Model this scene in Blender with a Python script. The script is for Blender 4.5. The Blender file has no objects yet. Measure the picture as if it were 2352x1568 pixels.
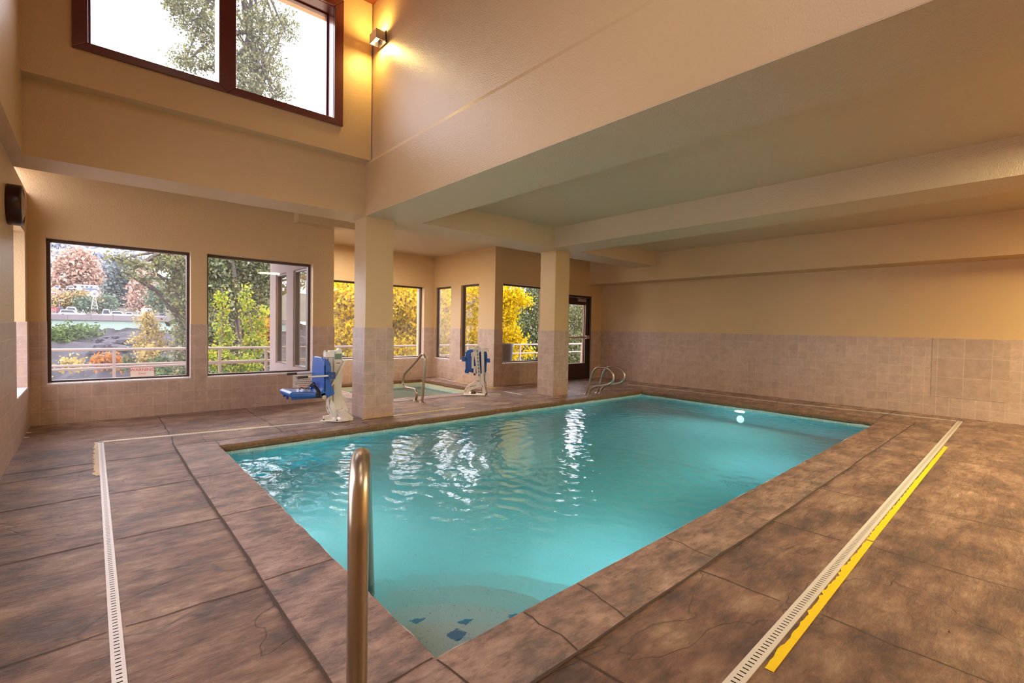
import bpy, math, random
import numpy as np
from mathutils import Vector, Matrix
random.seed(7); rng = np.random.default_rng(7)
sc = bpy.context.scene
COL = sc.collection
# ------------------------------------------------------------------ camera
F = 1098.798; W_, H_ = 2352, 1568
YAW, PIT, ROL, CH = 0.72156646, -0.02828554, 0.01880287, 1.25
fwd = np.array([math.sin(YAW)*math.cos(PIT), math.cos(YAW)*math.cos(PIT), math.sin(PIT)])
r0 = np.array([math.cos(YAW), -math.sin(YAW), 0.0]); u0 = np.cross(r0, fwd)
rgt = math.cos(ROL)*r0 + math.sin(ROL)*u0
upv = -math.sin(ROL)*r0 + math.cos(ROL)*u0
CAM = np.array([0, 0, CH])
cd = bpy.data.cameras.new('camera'); cam = bpy.data.objects.new('camera', cd); COL.objects.link(cam)
cd.sensor_width = 36.0; cd.lens = 36.0*F/W_; cd.clip_end = 2000; cd.clip_start = 0.05
cam.matrix_world = Matrix(((rgt[0], upv[0], -fwd[0], 0), (rgt[1], upv[1], -fwd[1], 0), (rgt[2], upv[2], -fwd[2], CH), (0, 0, 0, 1)))
sc.camera = cam
def at(px, py, Y):
    d = (px-W_/2)*rgt - (py-H_/2)*upv + F*fwd
    return Vector(CAM + d*(Y/d[1]))
def atx(px, py, X):
    d = (px-W_/2)*rgt - (py-H_/2)*upv + F*fwd
    return Vector(CAM + d*(X/d[0]))
def atz(px, py, Z):
    d = (px-W_/2)*rgt - (py-H_/2)*upv + F*fwd
    return Vector(CAM + d*((Z-CH)/d[2]))
# ------------------------------------------------------------------ world, exposure
w = bpy.data.worlds.new('world'); sc.world = w; w.use_nodes = True
nt = w.node_tree; bg = nt.nodes['Background']
tc = nt.nodes.new('ShaderNodeTexCoord'); sep = nt.nodes.new('ShaderNodeSeparateXYZ')
cr = nt.nodes.new('ShaderNodeValToRGB'); nt.links.new(tc.outputs['Generated'], sep.inputs[0]); nt.links.new(sep.outputs[2], cr.inputs[0])
cr.color_ramp.elements[0].position = 0.0; cr.color_ramp.elements[0].color = (0.66, 0.66, 0.74, 1)
cr.color_ramp.elements[1].position = 0.45; cr.color_ramp.elements[1].color = (0.95, 0.89, 1.0, 1)
nt.links.new(cr.outputs[0], bg.inputs[0]); bg.inputs[1].default_value = 3.7
sc.view_settings.view_transform = 'Standard'; sc.view_settings.look = 'None'
sc.view_settings.gamma = 1.0; sc.view_settings.use_curve_mapping = False
sc.view_settings.exposure = 0.92
sc.cycles.max_bounces = 10; sc.cycles.diffuse_bounces = 6; sc.cycles.glossy_bounces = 4
sc.cycles.transparent_max_bounces = 24; sc.cycles.transmission_bounces = 6
sc.cycles.sample_clamp_indirect = 6.0; sc.cycles.caustics_reflective = False; sc.cycles.caustics_refractive = True
def area(name, loc, rot, sx, sy, power, color, portal=False, spread=None):
    l = bpy.data.lights.new(name, 'AREA'); l.shape = 'RECTANGLE'; l.size = sx; l.size_y = sy; l.energy = power; l.color = color
    if portal: l.cycles.is_portal = True
    if spread: l.spread = spread
    o = bpy.data.objects.new(name, l); o.location = loc; o.rotation_euler = rot; COL.objects.link(o); return o
PI = math.pi
# portals: world light enters through the window openings
area('portal', (0.31, 8.1, 1.34), (-PI/2, 0, 0), 1.45, 1.75, 1, (1,1,1), True)
area('portal', (1.94, 8.1, 1.34), (-PI/2, 0, 0), 1.45, 1.75, 1, (1,1,1), True)
area('portal', (5.0, 10.5, 1.34), (-PI/2, 0, 0), 2.3, 1.75, 1, (1,1,1), True)
area('portal', (7.3, 8.1, 1.34), (-PI/2, 0, 0), 1.4, 1.75, 1, (1,1,1), True)
area('portal', (1.1, 6.1, 4.45), (-PI/2, 0, 0), 2.4, 1.5, 1, (1,1,1), True)
area('portal', (-0.8, 4.2, 1.34), (0, -PI/2, 0), 1.75, 1.7, 1, (1,1,1), True)
area('portal', (-0.8, 2.2, 1.34), (0, -PI/2, 0), 1.75, 1.7, 1, (1,1,1), True)
area('portal', (-0.7, 0.6, 4.42), (0, -PI/2, 0), 1.15, 2.0, 1, (1,1,1), True)
WARM = (1.0, 0.84, 0.66)
# ------------------------------------------------------------------ helpers
def link(o, parent=None):
    COL.objects.link(o)
    if parent is not None: o.parent = parent
    return o
def tag(o, label=None, cat=None, group=None, kind=None):
    if label: o['label'] = label
    if cat: o['category'] = cat
    if group: o['group'] = group
    if kind: o['kind'] = kind
    return o
def empty(name, loc=(0,0,0), rz=0, label=None, cat=None, group=None, kind=None):
    o = bpy.data.objects.new(name, None); o.location = loc; o.rotation_euler = (0,0,rz); COL.objects.link(o)
    return tag(o, label, cat, group, kind)
class MB:
    def __init__(s): s.v=[]; s.f=[]; s.sm=[]
    def add(s, vs, fs, smooth=False):
        n=len(s.v); s.v += [tuple(v) for v in vs]; s.f += [tuple(n+i for i in f) for f in fs]; s.sm += [smooth]*len(fs); return s
    def box(s, a, b):
        x0,y0,z0=a; x1,y1,z1=b
        if x0>x1:x0,x1=x1,x0
        if y0>y1:y0,y1=y1,y0
        if z0>z1:z0,z1=z1,z0
        return s.add([(x0,y0,z0),(x1,y0,z0),(x1,y1,z0),(x0,y1,z0),(x0,y0,z1),(x1,y0,z1),(x1,y1,z1),(x0,y1,z1)],
              [(3,2,1,0),(4,5,6,7),(0,1,5,4),(1,2,6,5),(2,3,7,6),(3,0,4,7)])
    def bar(s, p, q, w, h, up=(0,0,1)):
        p=Vector(p); q=Vector(q); d=(q-p).normalized(); up=Vector(up)
        sx=d.cross(up); sx=sx.normalized() if sx.length>1e-5 else Vector((1,0,0)); u=sx.cross(d)
        vs=[]
        for c in (p,q):
            for a,b in ((-1,-1),(1,-1),(1,1),(-1,1)): vs.append(c+sx*a*w/2+u*b*h/2)
        return s.add(vs,[(0,1,2,3),(7,6,5,4),(0,4,5,1),(1,5,6,2),(2,6,7,3),(3,7,4,0)])
    def tube(s, pts, r, n=12, cap=True):
        pts=[Vector(p) for p in pts]; rs=r if isinstance(r,(list,tuple)) else [r]*len(pts)
        T=[]
        for i in range(len(pts)):
            a=pts[max(i-1,0)]; b=pts[min(i+1,len(pts)-1)]; T.append((b-a).normalized())
        ref=Vector((0,0,1)) if abs(T[0].z)<0.9 else Vector((1,0,0))
        nrm=(ref-T[0]*ref.dot(T[0])).normalized(); rings=[]
        for i,p in enumerate(pts):
            nrm=(nrm-T[i]*nrm.dot(T[i])).normalized(); b=T[i].cross(nrm)
            rings.append([p+(nrm*math.cos(t)+b*math.sin(t))*rs[i] for t in [2*PI*k/n for k in range(n)]])
        vs=[v for rg in rings for v in rg]; fs=[]
        for i in range(len(pts)-1):
            for k in range(n):
                fs.append((i*n+k,i*n+(k+1)%n,(i+1)*n+(k+1)%n,(i+1)*n+k))
        s.add(vs,fs,True)
        if cap: 
            s.add(rings[0],[tuple(range(n))[::-1]]); s.add(rings[-1],[tuple(range(n))])
        return s
    def prism(s, poly, axis, a, b):
        # polygon in the two other axes, extruded along axis from a to b
        def mk(p,t):
            return {0:(t,p[0],p[1]),1:(p[0],t,p[1]),2:(p[0],p[1],t)}[axis]
        n=len(poly); vs=[mk(p,a) for p in poly]+[mk(p,b) for p in poly]
        fs=[tuple(range(n))[::-1],tuple(range(n,2*n))]+[(i,(i+1)%n,n+(i+1)%n,n+i) for i in range(n)]
        return s.add(vs,fs)
    def lathe(s, prof, c=(0,0,0), axis=2, n=32):
        c=Vector(c); vs=[]; fs=[]
        for r,h in prof:
            for k in range(n):
                t=2*PI*k/n; a=r*math.cos(t); b=r*math.sin(t)
                vs.append(c+Vector({2:(a,b,h),0:(h,a,b),1:(b,h,a)}[axis]))
        for i in range(len(prof)-1):
            for k in range(n): fs.append((i*n+k,i*n+(k+1)%n,(i+1)*n+(k+1)%n,(i+1)*n+k))
        return s.add(vs,fs,True)
    def grid(s, fn, nu, nv, smooth=True):
        vs=[fn(i/nu,j/nv) for j in range(nv+1) for i in range(nu+1)]
        fs=[(j*(nu+1)+i,j*(nu+1)+i+1,(j+1)*(nu+1)+i+1,(j+1)*(nu+1)+i) for j in range(nv) for i in range(nu)]
        return s.add(vs,fs,smooth)
    def slab(s, us, vs_, holes, t0, t1, axis):
        # wall with rectangular holes; us, vs_ = range tuples; axis = thickness axis
        U=sorted(set(list(us)+[h[k] for h in holes for k in (0,1)])); V=sorted(set(list(vs_)+[h[k] for h in holes for k in (2,3)]))
        U=[u for u in U if us[0]-1e-6<=u<=us[-1]+1e-6]; V=[v for v in V if vs_[0]-1e-6<=v<=vs_[-1]+1e-6]
        def mk(u,v,t): return {0:(t,u,v),1:(u,t,v),2:(u,v,t)}[axis]
        def solid(i,j):
            if i<0 or j<0 or i>=len(U)-1 or j>=len(V)-1: return False
            cu=(U[i]+U[i+1])/2; cv=(V[j]+V[j+1])/2
            return not any(h[0]<cu<h[1] and h[2]<cv<h[3] for h in holes)
        for i in range(len(U)-1):
            for j in range(len(V)-1):
                if not solid(i,j): continue
                a,b,c,d=U[i],U[i+1],V[j],V[j+1]
                for t in (t0,t1): s.add([mk(a,c,t),mk(b,c,t),mk(b,d,t),mk(a,d,t)],[(0,1,2,3)])
                if not solid(i-1,j): s.add([mk(a,c,t0),mk(a,d,t0),mk(a,d,t1),mk(a,c,t1)],[(0,1,2,3)])
                if not solid(i+1,j): s.add([mk(b,c,t0),mk(b,d,t0),mk(b,d,t1),mk(b,c,t1)],[(0,1,2,3)])
                if not solid(i,j-1): s.add([mk(a,c,t0),mk(b,c,t0),mk(b,c,t1),mk(a,c,t1)],[(0,1,2,3)])
                if not solid(i,j+1): s.add([mk(a,d,t0),mk(b,d,t0),mk(b,d,t1),mk(a,d,t1)],[(0,1,2,3)])
        return s
    def build(s, name, mat, parent=None, bevel=0, weld=False, seg=2):
        me=bpy.data.meshes.new(name); me.from_pydata(s.v,[],s.f); 
        me.polygons.foreach_set('use_smooth', s.sm)
        import bmesh
        bm=bmesh.new(); bm.from_mesh(me)
        if weld: bmesh.ops.remove_doubles(bm, verts=bm.verts, dist=1e-4)
        bmesh.ops.recalc_face_normals(bm, faces=bm.faces); bm.to_mesh(me); bm.free()
        me.materials.append(mat)
        o=bpy.data.objects.new(name, me); link(o,parent)
        if bevel:
            m=o.modifiers.new('bevel','BEVEL'); m.width=bevel; m.segments=seg; m.limit_method='ANGLE'; m.angle_limit=math.radians(40)
            m.harden_normals=False
        return o
def smooth_path(pts, n=8):
    P=[Vector(p) for p in pts]; P=[P[0]*2-P[1]]+P+[P[-1]*2-P[-2]]; out=[]
    for i in range(1,len(P)-2):
        for k in range(n):
            t=k/n; a,b,c,d=P[i-1:i+3]
            out.append(0.5*((2*b)+(c-a)*t+(2*a-5*b+4*c-d)*t*t+(3*b-a-3*c+d)*t**3))
    out.append(P[-2]); return out
# ------------------------------------------------------------------ materials
def new_mat(name):
    m=bpy.data.materials.new(name); m.use_nodes=True; nt=m.node_tree; return m,nt,nt.nodes['Principled BSDF']
def N(nt,t,**k):
    n=nt.nodes.new(t)
    for a,b in k.items():
        if a in n.inputs: n.inputs[a].default_value=b
        else: setattr(n,a,b)
    return n
def coords(nt, scale=(1,1,1), rot=(0,0,0), kind='Object'):
    tc=N(nt,'ShaderNodeTexCoord'); mp=N(nt,'ShaderNodeMapping'); mp.inputs['Scale'].default_value=scale; mp.inputs['Rotation'].default_value=rot
    nt.links.new(tc.outputs[kind],mp.inputs[0]); return mp.outputs[0]
def simple(name,col,rough=0.5,metal=0.0,noise=0.0,nscale=20,bump=0.0,bscale=200,spec=0.5,coat=0):
    m,nt,p=new_mat(name); L=nt.links.new
    p.inputs['Base Color'].default_value=(*col,1); p.inputs['Roughness'].default_value=rough; p.inputs['Metallic'].default_value=metal
    p.inputs['Specular IOR Level'].default_value=spec; p.inputs['Coat Weight'].default_value=coat
    if noise or bump: c=coords(nt)
    if noise:
        t=N(nt,'ShaderNodeTexNoise',Scale=nscale,Detail=6.0); L(c,t.inputs['Vector'])
        mx=N(nt,'ShaderNodeMix',data_type='RGBA'); L(t.outputs[0],mx.inputs[0])
        mx.inputs[6].default_value=(*[x*(1-noise) for x in col],1); mx.inputs[7].default_value=(*[min(1,x*(1+noise)) for x in col],1)
        L(mx.outputs[2],p.inputs['Base Color'])
    if bump:
        t=N(nt,'ShaderNodeTexNoise',Scale=bscale,Detail=3.0); L(c,t.inputs['Vector'])
        b=N(nt,'ShaderNodeBump',Strength=bump,Distance=0.01); L(t.outputs[0],b.inputs['Height']); L(b.outputs[0],p.inputs['Normal'])
    return m
PAINT=(0.60,0.41,0.215)
M={}
M['paint']=simple('wall paint',PAINT,rough=0.38,noise=0.04,nscale=1.5,bump=0.35,bscale=90,spec=0.55)
M['ceil']=simple('ceiling paint',(0.58,0.45,0.28),rough=0.33,noise=0.04,nscale=1.2,bump=0.6,bscale=110,spec=0.6)
M['stucco']=simple('outside stucco',(0.21,0.16,0.14),rough=0.9,noise=0.08,nscale=6,bump=0.5,bscale=60)
M['wood']=simple('ceiling wood',(0.16,0.035,0.012),rough=0.3,noise=0.3,nscale=4)
M['bronze']=simple('bronze window frame',(0.085,0.055,0.045),rough=0.4,metal=0.3)
M['redwood']=simple('painted mahogany frame',(0.13,0.035,0.03),rough=0.25,noise=0.12,nscale=8,spec=0.6)
M['sill']=simple('white sill tile',(0.75,0.70,0.70),rough=0.35)
M['steel']=simple('brushed stainless steel',(0.50,0.43,0.35),rough=0.33,metal=1.0,noise=0.05,nscale=40)
M['bluepl']=simple('blue moulded plastic',(0.012,0.10,0.42),rough=0.35,noise=0.06,nscale=6,coat=0.2)
M['blued']=simple('dark blue plastic',(0.008,0.055,0.22),rough=0.35)
M['cream']=simple('cream powder coated metal',(0.76,0.70,0.62),rough=0.4,noise=0.05,nscale=12)
M['white']=simple('white enamel',(0.82,0.79,0.75),rough=0.4)
M['black']=simple('black webbing',(0.012,0.012,0.013),rough=0.7)
M['grip']=simple('dark grip rubber',(0.05,0.035,0.03),rough=0.6)
M['brownm']=simple('dark brown metal',(0.035,0.012,0.010),rough=0.3,metal=0.2,noise=0.2,nscale=15)
M['tanpl']=simple('tan face',(0.42,0.29,0.20),rough=0.5)
M['drain']=simple('off white drain plastic',(0.58,0.53,0.48),rough=0.45,noise=0.06,nscale=8)
M['drainslot']=simple('dark drain slot',(0.03,0.022,0.018),rough=0.9)
M['dark']=simple('dark void',(0.02,0.016,0.013),rough=0.9)
M['joint']=simple('dark joint',(0.055,0.033,0.022),rough=0.8)
M['paper']=simple('white paper',(0.80,0.78,0.78),rough=0.5)
M['ink']=simple('grey ink',(0.12,0.11,0.13),rough=0.6)
M['orangeink']=simple('orange ink',(0.75,0.2,0.08),rough=0.6)
M['redink']=simple('red ink',(0.62,0.10,0.12),rough=0.5)
M['railp']=simple('tan painted railing',(0.26,0.19,0.155),rough=0.35)
M['doorbr']=simple('dark bronze door metal',(0.045,0.022,0.018),rough=0.28,metal=0.3,noise=0.15,nscale=6)
M['alum']=simple('brushed aluminium',(0.55,0.44,0.38),rough=0.3,metal=0.8)
M['bark']=simple('tree bark',(0.065,0.05,0.04),rough=0.9,noise=0.3,nscale=12,bump=0.5,bscale=30)
M['greypl']=simple('grey outdoor plastic',(0.09,0.085,0.09),rough=0.6)
M['yleaf']=simple('yellow fallen leaf',(0.5,0.33,0.05),rough=0.7)
M['brleaf']=simple('brown fallen leaf',(0.16,0.07,0.03),rough=0.7)
M['redpet']=simple('dark red scrap',(0.16,0.01,0.01),rough=0.6)
def tile_mat(name, axis, c1=(0.52,0.385,0.315), c2=(0.46,0.335,0.27), size=0.1524, mortar=(0.64,0.50,0.42), rough=0.4, msz=0.006, veins=True):
    m,nt,p=new_mat(name); L=nt.links.new
    g=N(nt,'ShaderNodeNewGeometry'); s=N(nt,'ShaderNodeSeparateXYZ'); L(g.outputs['Position'],s.inputs[0])
    c=N(nt,'ShaderNodeCombineXYZ'); 
    L(s.outputs[1 if axis==0 else 0],c.inputs[0]); L(s.outputs[2 if axis!=2 else 1],c.inputs[1])
    br=N(nt,'ShaderNodeTexBrick',offset=0.0,squash=1.0); L(c.outputs[0],br.inputs['Vector'])
    br.inputs['Scale'].default_value=1.0; br.inputs['Brick Width'].default_value=size; br.inputs['Row Height'].default_value=size
    br.inputs['Mortar Size'].default_value=msz/2; br.inputs['Mortar Smooth'].default_value=0.3; br.inputs['Bias'].default_value=0.0
    br.inputs['Color1'].default_value=(*c1,1); br.inputs['Color2'].default_value=(*c2,1); br.inputs['Mortar'].default_value=(*mortar,1)
    n=N(nt,'ShaderNodeTexNoise',Scale=9.0,Detail=8.0,Roughness=0.7); L(g.outputs['Position'],n.inputs['Vector'])
    mx=N(nt,'ShaderNodeMix',data_type='RGBA',blend_type='MULTIPLY'); mx.inputs[0].default_value=0.8
    rp=N(nt,'ShaderNodeValToRGB'); rp.color_ramp.elements[0].position=0.3; rp.color_ramp.elements[0].color=(0.74,0.73,0.72,1); rp.color_ramp.elements[1].position=0.7; rp.color_ramp.elements[1].color=(1.1,1.08,1.06,1)
    L(n.outputs[0],rp.inputs[0]); L(br.outputs[0],mx.inputs[6]); L(rp.outputs[0],mx.inputs[7])
    out=mx.outputs[2]
    if veins:
        n2=N(nt,'ShaderNodeTexNoise',Scale=5.0,Detail=2.0); L(g.outputs['Position'],n2.inputs['Vector'])
        mm=N(nt,'ShaderNodeMath',operation='SUBTRACT'); L(n2.outputs[0],mm.inputs[0]); mm.inputs[1].default_value=0.5
        ab=N(nt,'ShaderNodeMath',operation='ABSOLUTE'); L(mm.outputs[0],ab.inputs[0])
        lt=N(nt,'ShaderNodeMath',operation='LESS_THAN'); L(ab.outputs[0],lt.inputs[0]); lt.inputs[1].default_value=0.006
        ml=N(nt,'ShaderNodeMath',operation='MULTIPLY'); L(lt.outputs[0],ml.inputs[0]); ml.inputs[1].default_value=0.35
        mv=N(nt,'ShaderNodeMix',data_type='RGBA'); L(ml.outputs[0],mv.inputs[0]); L(out,mv.inputs[6]); mv.inputs[7].default_value=(*mortar,1); out=mv.outputs[2]
    L(out,p.inputs['Base Color'])
    p.inputs['Roughness'].default_value=rough
    b=N(nt,'ShaderNodeBump',Strength=0.5,Distance=0.004); iv=N(nt,'ShaderNodeMath',operation='SUBTRACT'); iv.inputs[0].default_value=1.0; L(br.outputs[1],iv.inputs[1])
    ad=N(nt,'ShaderNodeMath',operation='MULTIPLY_ADD'); L(n.outputs[0],ad.inputs[0]); ad.inputs[1].default_value=0.25; L(iv.outputs[0],ad.inputs[2])
    L(ad.outputs[0],b.inputs['Height']); L(b.outputs[0],p.inputs['Normal'])
    return m
M['tileY']=tile_mat('wainscot tile facing room length',1); M['tileX']=tile_mat('wainscot tile facing across',0)
M['bigtile']=tile_mat('large patch tile',0,(0.46,0.34,0.27),(0.40,0.29,0.23),0.305,veins=False)
def concrete(name, c_dark, c_mid, c_light, rough=0.34, bstr=1.0, sc_=1.0):
    m,nt,p=new_mat(name); L=nt.links.new
    v=coords(nt,(1.0*sc_,1.6*sc_,1.0)); vs=coords(nt,(2.2*sc_,7.0*sc_,2.0),(0,0,0.25))
    a=N(nt,'ShaderNodeTexNoise',Scale=2.0,Detail=10.0,Roughness=0.68,Distortion=0.15); L(v,a.inputs['Vector'])
    rp=N(nt,'ShaderNodeValToRGB'); e=rp.color_ramp.elements
    e[0].position=0.37; e[0].color=(*c_dark,1); e[1].position=0.65; e[1].color=(*c_light,1); k=e.new(0.50); k.color=(*c_mid,1)
    L(a.outputs[0],rp.inputs[0])
    # slate like clefts
    b1=N(nt,'ShaderNodeTexNoise',Scale=2.2,Detail=13.0,Roughness=0.70,Distortion=0.25); L(vs,b1.inputs['Vector'])
    b2=N(nt,'ShaderNodeTexNoise',Scale=14.0,Detail=6.0,Roughness=0.6); L(vs,b2.inputs['Vector'])
    b3=N(nt,'ShaderNodeTexNoise',Scale=0.45,Detail=5.0,Distortion=0.6); L(v,b3.inputs['Vector'])
    # meandering crack lines
    s=N(nt,'ShaderNodeMath',operation='SUBTRACT'); L(b3.outputs[0],s.inputs[0]); s.inputs[1].default_value=0.5
    ab=N(nt,'ShaderNodeMath',operation='ABSOLUTE'); L(s.outputs[0],ab.inputs[0])
    mr=N(nt,'ShaderNodeMapRange'); L(ab.outputs[0],mr.inputs[0]); mr.inputs[1].default_value=0.0; mr.inputs[2].default_value=0.0025; mr.inputs[3].default_value=0.0; mr.inputs[4].default_value=1.0
    # darker tone in the clefts
    r2=N(nt,'ShaderNodeValToRGB'); r2.color_ramp.elements[0].position=0.36; r2.color_ramp.elements[0].color=(0.40,0.32,0.28,1); r2.color_ramp.elements[1].position=0.52; r2.color_ramp.elements[1].color=(1,1,1,1)
    L(b1.outputs[0],r2.inputs[0])
    mx=N(nt,'ShaderNodeMix',data_type='RGBA',blend_type='MULTIPLY'); mx.inputs[0].default_value=0.85; L(rp.outputs[0],mx.inputs[6]); L(r2.outputs[0],mx.inputs[7])
    m3=N(nt,'ShaderNodeMix',data_type='RGBA',blend_type='MULTIPLY'); m3.inputs[0].default_value=0.5; L(mx.outputs[2],m3.inputs[6])
    cc=N(nt,'ShaderNodeCombineColor'); [L(mr.outputs[0],cc.inputs[i]) for i in range(3)]; L(cc.outputs[0],m3.inputs[7])
    L(m3.outputs[2],p.inputs['Base Color'])
    h=N(nt,'ShaderNodeMath',operation='MULTIPLY_ADD'); L(b2.outputs[0],h.inputs[0]); h.inputs[1].default_value=0.25; L(b1.outputs[0],h.inputs[2])
    st=N(nt,'ShaderNodeValToRGB'); q=st.color_ramp.elements; q[0].position=0.43; q[0].color=(0,0,0,1); q[1].position=0.60; q[1].color=(1,1,1,1)
    for ps,cv in ((0.437,0.25),(0.487,0.30),(0.494,0.58),(0.553,0.62),(0.560,0.95)): z=q.new(ps); z.color=(cv,cv,cv,1)
    L(b1.outputs[0],st.inputs[0]); hs=N(nt,'ShaderNodeMath',operation='MULTIPLY_ADD'); L(st.outputs[0],hs.inputs[0]); hs.inputs[1].default_value=0.30; L(h.outputs[0],hs.inputs[2])
    h2=N(nt,'ShaderNodeMath',operation='MULTIPLY_ADD'); L(mr.outputs[0],h2.inputs[0]); h2.inputs[1].default_value=0.25; L(hs.outputs[0],h2.inputs[2])
    b=N(nt,'ShaderNodeBump',Strength=bstr,Distance=0.045); L(h2.outputs[0],b.inputs['Height']); L(b.outputs[0],p.inputs['Normal'])
    rr=N(nt,'ShaderNodeMapRange'); L(b1.outputs[0],rr.inputs[0]); rr.inputs[1].default_value=0.35; rr.inputs[2].default_value=0.65; rr.inputs[3].default_value=rough+0.18; rr.inputs[4].default_value=rough
    L(rr.outputs[0],p.inputs['Roughness']); p.inputs['Specular IOR Level'].default_value=0.6; p.inputs['Coat Weight'].default_value=1.0; p.inputs['Coat Roughness'].default_value=0.2; L(b.outputs[0],p.inputs['Coat Normal'])
    return m
M['floor']=concrete('stamped concrete floor',(0.10,0.042,0.022),(0.31,0.145,0.078),(0.60,0.37,0.225))
M['coping']=concrete('stamped concrete coping',(0.09,0.045,0.03),(0.26,0.13,0.082),(0.45,0.27,0.185),rough=0.42,sc_=1.7,bstr=0.6)
M['lip']=simple('rough coping face',(0.20,0.105,0.045),rough=0.6,noise=0.6,nscale=22,bump=1.0,bscale=40)
M['plaster']=simple('speckled pool plaster',(0.68,0.80,0.74),rough=0.7,noise=0.10,nscale=2.0)
def plaster():
    m,nt,p=new_mat('speckled pool plaster'); L=nt.links.new; v=coords(nt)
    n=N(nt,'ShaderNodeTexVoronoi',Scale=75.0); L(v,n.inputs['Vector'])
    r=N(nt,'ShaderNodeValToRGB'); r.color_ramp.elements[0].position=0.13; r.color_ramp.elements[0].color=(0.25,0.30,0.28,1); r.color_ramp.elements[1].position=0.2; r.color_ramp.elements[1].color=(0.70,0.78,0.77,1)
    L(n.outputs['Distance'],r.inputs[0]); L(r.outputs[0],p.inputs['Base Color']); p.inputs['Roughness'].default_value=0.8; return m
M['plaster']=plaster()
M['pooltile']=tile_mat('pool waterline tile along',1,(0.42,0.60,0.55),(0.36,0.54,0.50),0.155,(0.75,0.80,0.75),veins=False)
M['pooltileX']=tile_mat('pool waterline tile across',0,(0.42,0.60,0.55),(0.36,0.54,0.50),0.155,(0.75,0.80,0.75),veins=False)
M['bluetile']=simple('blue step marker tile',(0.01,0.16,0.42),rough=0.3)
M['spatile']=simple('spa wall plaster',(0.55,0.55,0.40),rough=0.5,noise=0.1,nscale=5)
def water_mat(name, dens, col, ripple=1.0, center=(5.2,2.6)):
    m=bpy.data.materials.new(name); m.use_nodes=True; nt=m.node_tree; L=nt.links.new
    for n in list(nt.nodes): nt.nodes.remove(n)
    o=N(nt,'ShaderNodeOutputMaterial'); g=N(nt,'ShaderNodeBsdfGlossy'); g.inputs['Roughness'].default_value=0.02; g.inputs['Color'].default_value=(1,1,1,1)
    t=N(nt,'ShaderNodeBsdfTransparent'); t.inputs['Color'].default_value=(1,1,1,1)
    fr=N(nt,'ShaderNodeFresnel'); fr.inputs[0].default_value=1.33
    rf=N(nt,'ShaderNodeBsdfRefraction'); rf.inputs['IOR'].default_value=1.33; rf.inputs['Roughness'].default_value=0.0
    mt=N(nt,'ShaderNodeMixShader'); mt.inputs[0].default_value=0.82; L(t.outputs[0],mt.inputs[1]); L(rf.outputs[0],mt.inputs[2])
    mx=N(nt,'ShaderNodeMixShader'); L(fr.outputs[0],mx.inputs[0]); L(mt.outputs[0],mx.inputs[1]); L(g.outputs[0],mx.inputs[2]); L(mx.outputs[0],o.inputs['Surface'])
    va=N(nt,'ShaderNodeVolumeAbsorption'); va.inputs['Color'].default_value=(*col,1); va.inputs['Density'].default_value=dens; L(va.outputs[0],o.inputs['Volume'])
    v=coords(nt); a=N(nt,'ShaderNodeTexNoise',Scale=20.0,Detail=3.0,Distortion=0.5); L(v,a.inputs['Vector'])
    b=N(nt,'ShaderNodeTexNoise',Scale=6.0,Detail=2.0); L(v,b.inputs['Vector'])
    mp=N(nt,'ShaderNodeMapping'); mp.inputs['Location'].default_value=(-center[0],-center[1],0); L(v,mp.inputs[0])
    wv=N(nt,'ShaderNodeTexWave',wave_type='RINGS',rings_direction='SPHERICAL'); wv.inputs['Scale'].default_value=1.7; wv.inputs['Distortion'].default_value=3.0; wv.inputs['Detail Scale'].default_value=2.5; L(mp.outputs[0],wv.inputs['Vector'])
    h=N(nt,'ShaderNodeMath',operation='MULTIPLY_ADD'); L(b.outputs[0],h.inputs[0]); h.inputs[1].default_value=1.2; L(a.outputs[0],h.inputs[2])
    h2=N(nt,'ShaderNodeMath',operation='MULTIPLY_ADD'); L(wv.outputs['Fac'],h2.inputs[0]); h2.inputs[1].default_value=0.35; L(h.outputs[0],h2.inputs[2])
    bp=N(nt,'ShaderNodeBump'); bp.inputs['Strength'].default_value=0.45*ripple; bp.inputs['Distance'].default_value=0.0055; L(h2.outputs[0],bp.inputs['Height'])
    for n in (g,fr,rf): L(bp.outputs[0],n.inputs['Normal'])
    return m
M['water']=water_mat('pool water',0.46,(0.0,0.945,0.995))
M['spawater']=water_mat('spa water',1.1,(0.35,0.95,0.92),ripple=1.6,center=(4.6,8.6))
LK=1.0
def leaf_mat(name, cols, trans=0.35):
    m=bpy.data.materials.new(name); m.use_nodes=True; nt=m.node_tree; L=nt.links.new
    for n in list(nt.nodes): nt.nodes.remove(n)
    o=N(nt,'ShaderNodeOutputMaterial'); d=N(nt,'ShaderNodeBsdfDiffuse'); t=N(nt,'ShaderNodeBsdfTranslucent'); mx=N(nt,'ShaderNodeMixShader'); mx.inputs[0].default_value=trans
    g=N(nt,'ShaderNodeNewGeometry'); r=N(nt,'ShaderNodeValToRGB'); e=r.color_ramp.elements
    while len(e)<len(cols): e.new(0.5)
    for i,c in enumerate(cols): e[i].position=i/(len(cols)-1); e[i].color=(*[x*LK for x in c],1)
    L(g.outputs['Random Per Island'],r.inputs[0])
    for n in (d,t): L(r.outputs[0],n.inputs[0])
    L(d.outputs[0],mx.inputs[1]); L(t.outputs[0],mx.inputs[2]); L(mx.outputs[0],o.inputs[0]); return m
M['lgreen']=leaf_mat('dark green leaves',[(0.025,0.038,0.018),(0.06,0.08,0.03),(0.11,0.135,0.05),(0.30,0.33,0.23),(0.18,0.17,0.04)])  # pale stop paints bright highlights on some of the leaves
M['lsky']=leaf_mat('olive alder leaves',[(0.06,0.075,0.035),(0.12,0.14,0.055),(0.19,0.19,0.06),(0.28,0.30,0.20),(0.22,0.17,0.05)])  # the grey green stop stands in for leaf highlights
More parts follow.
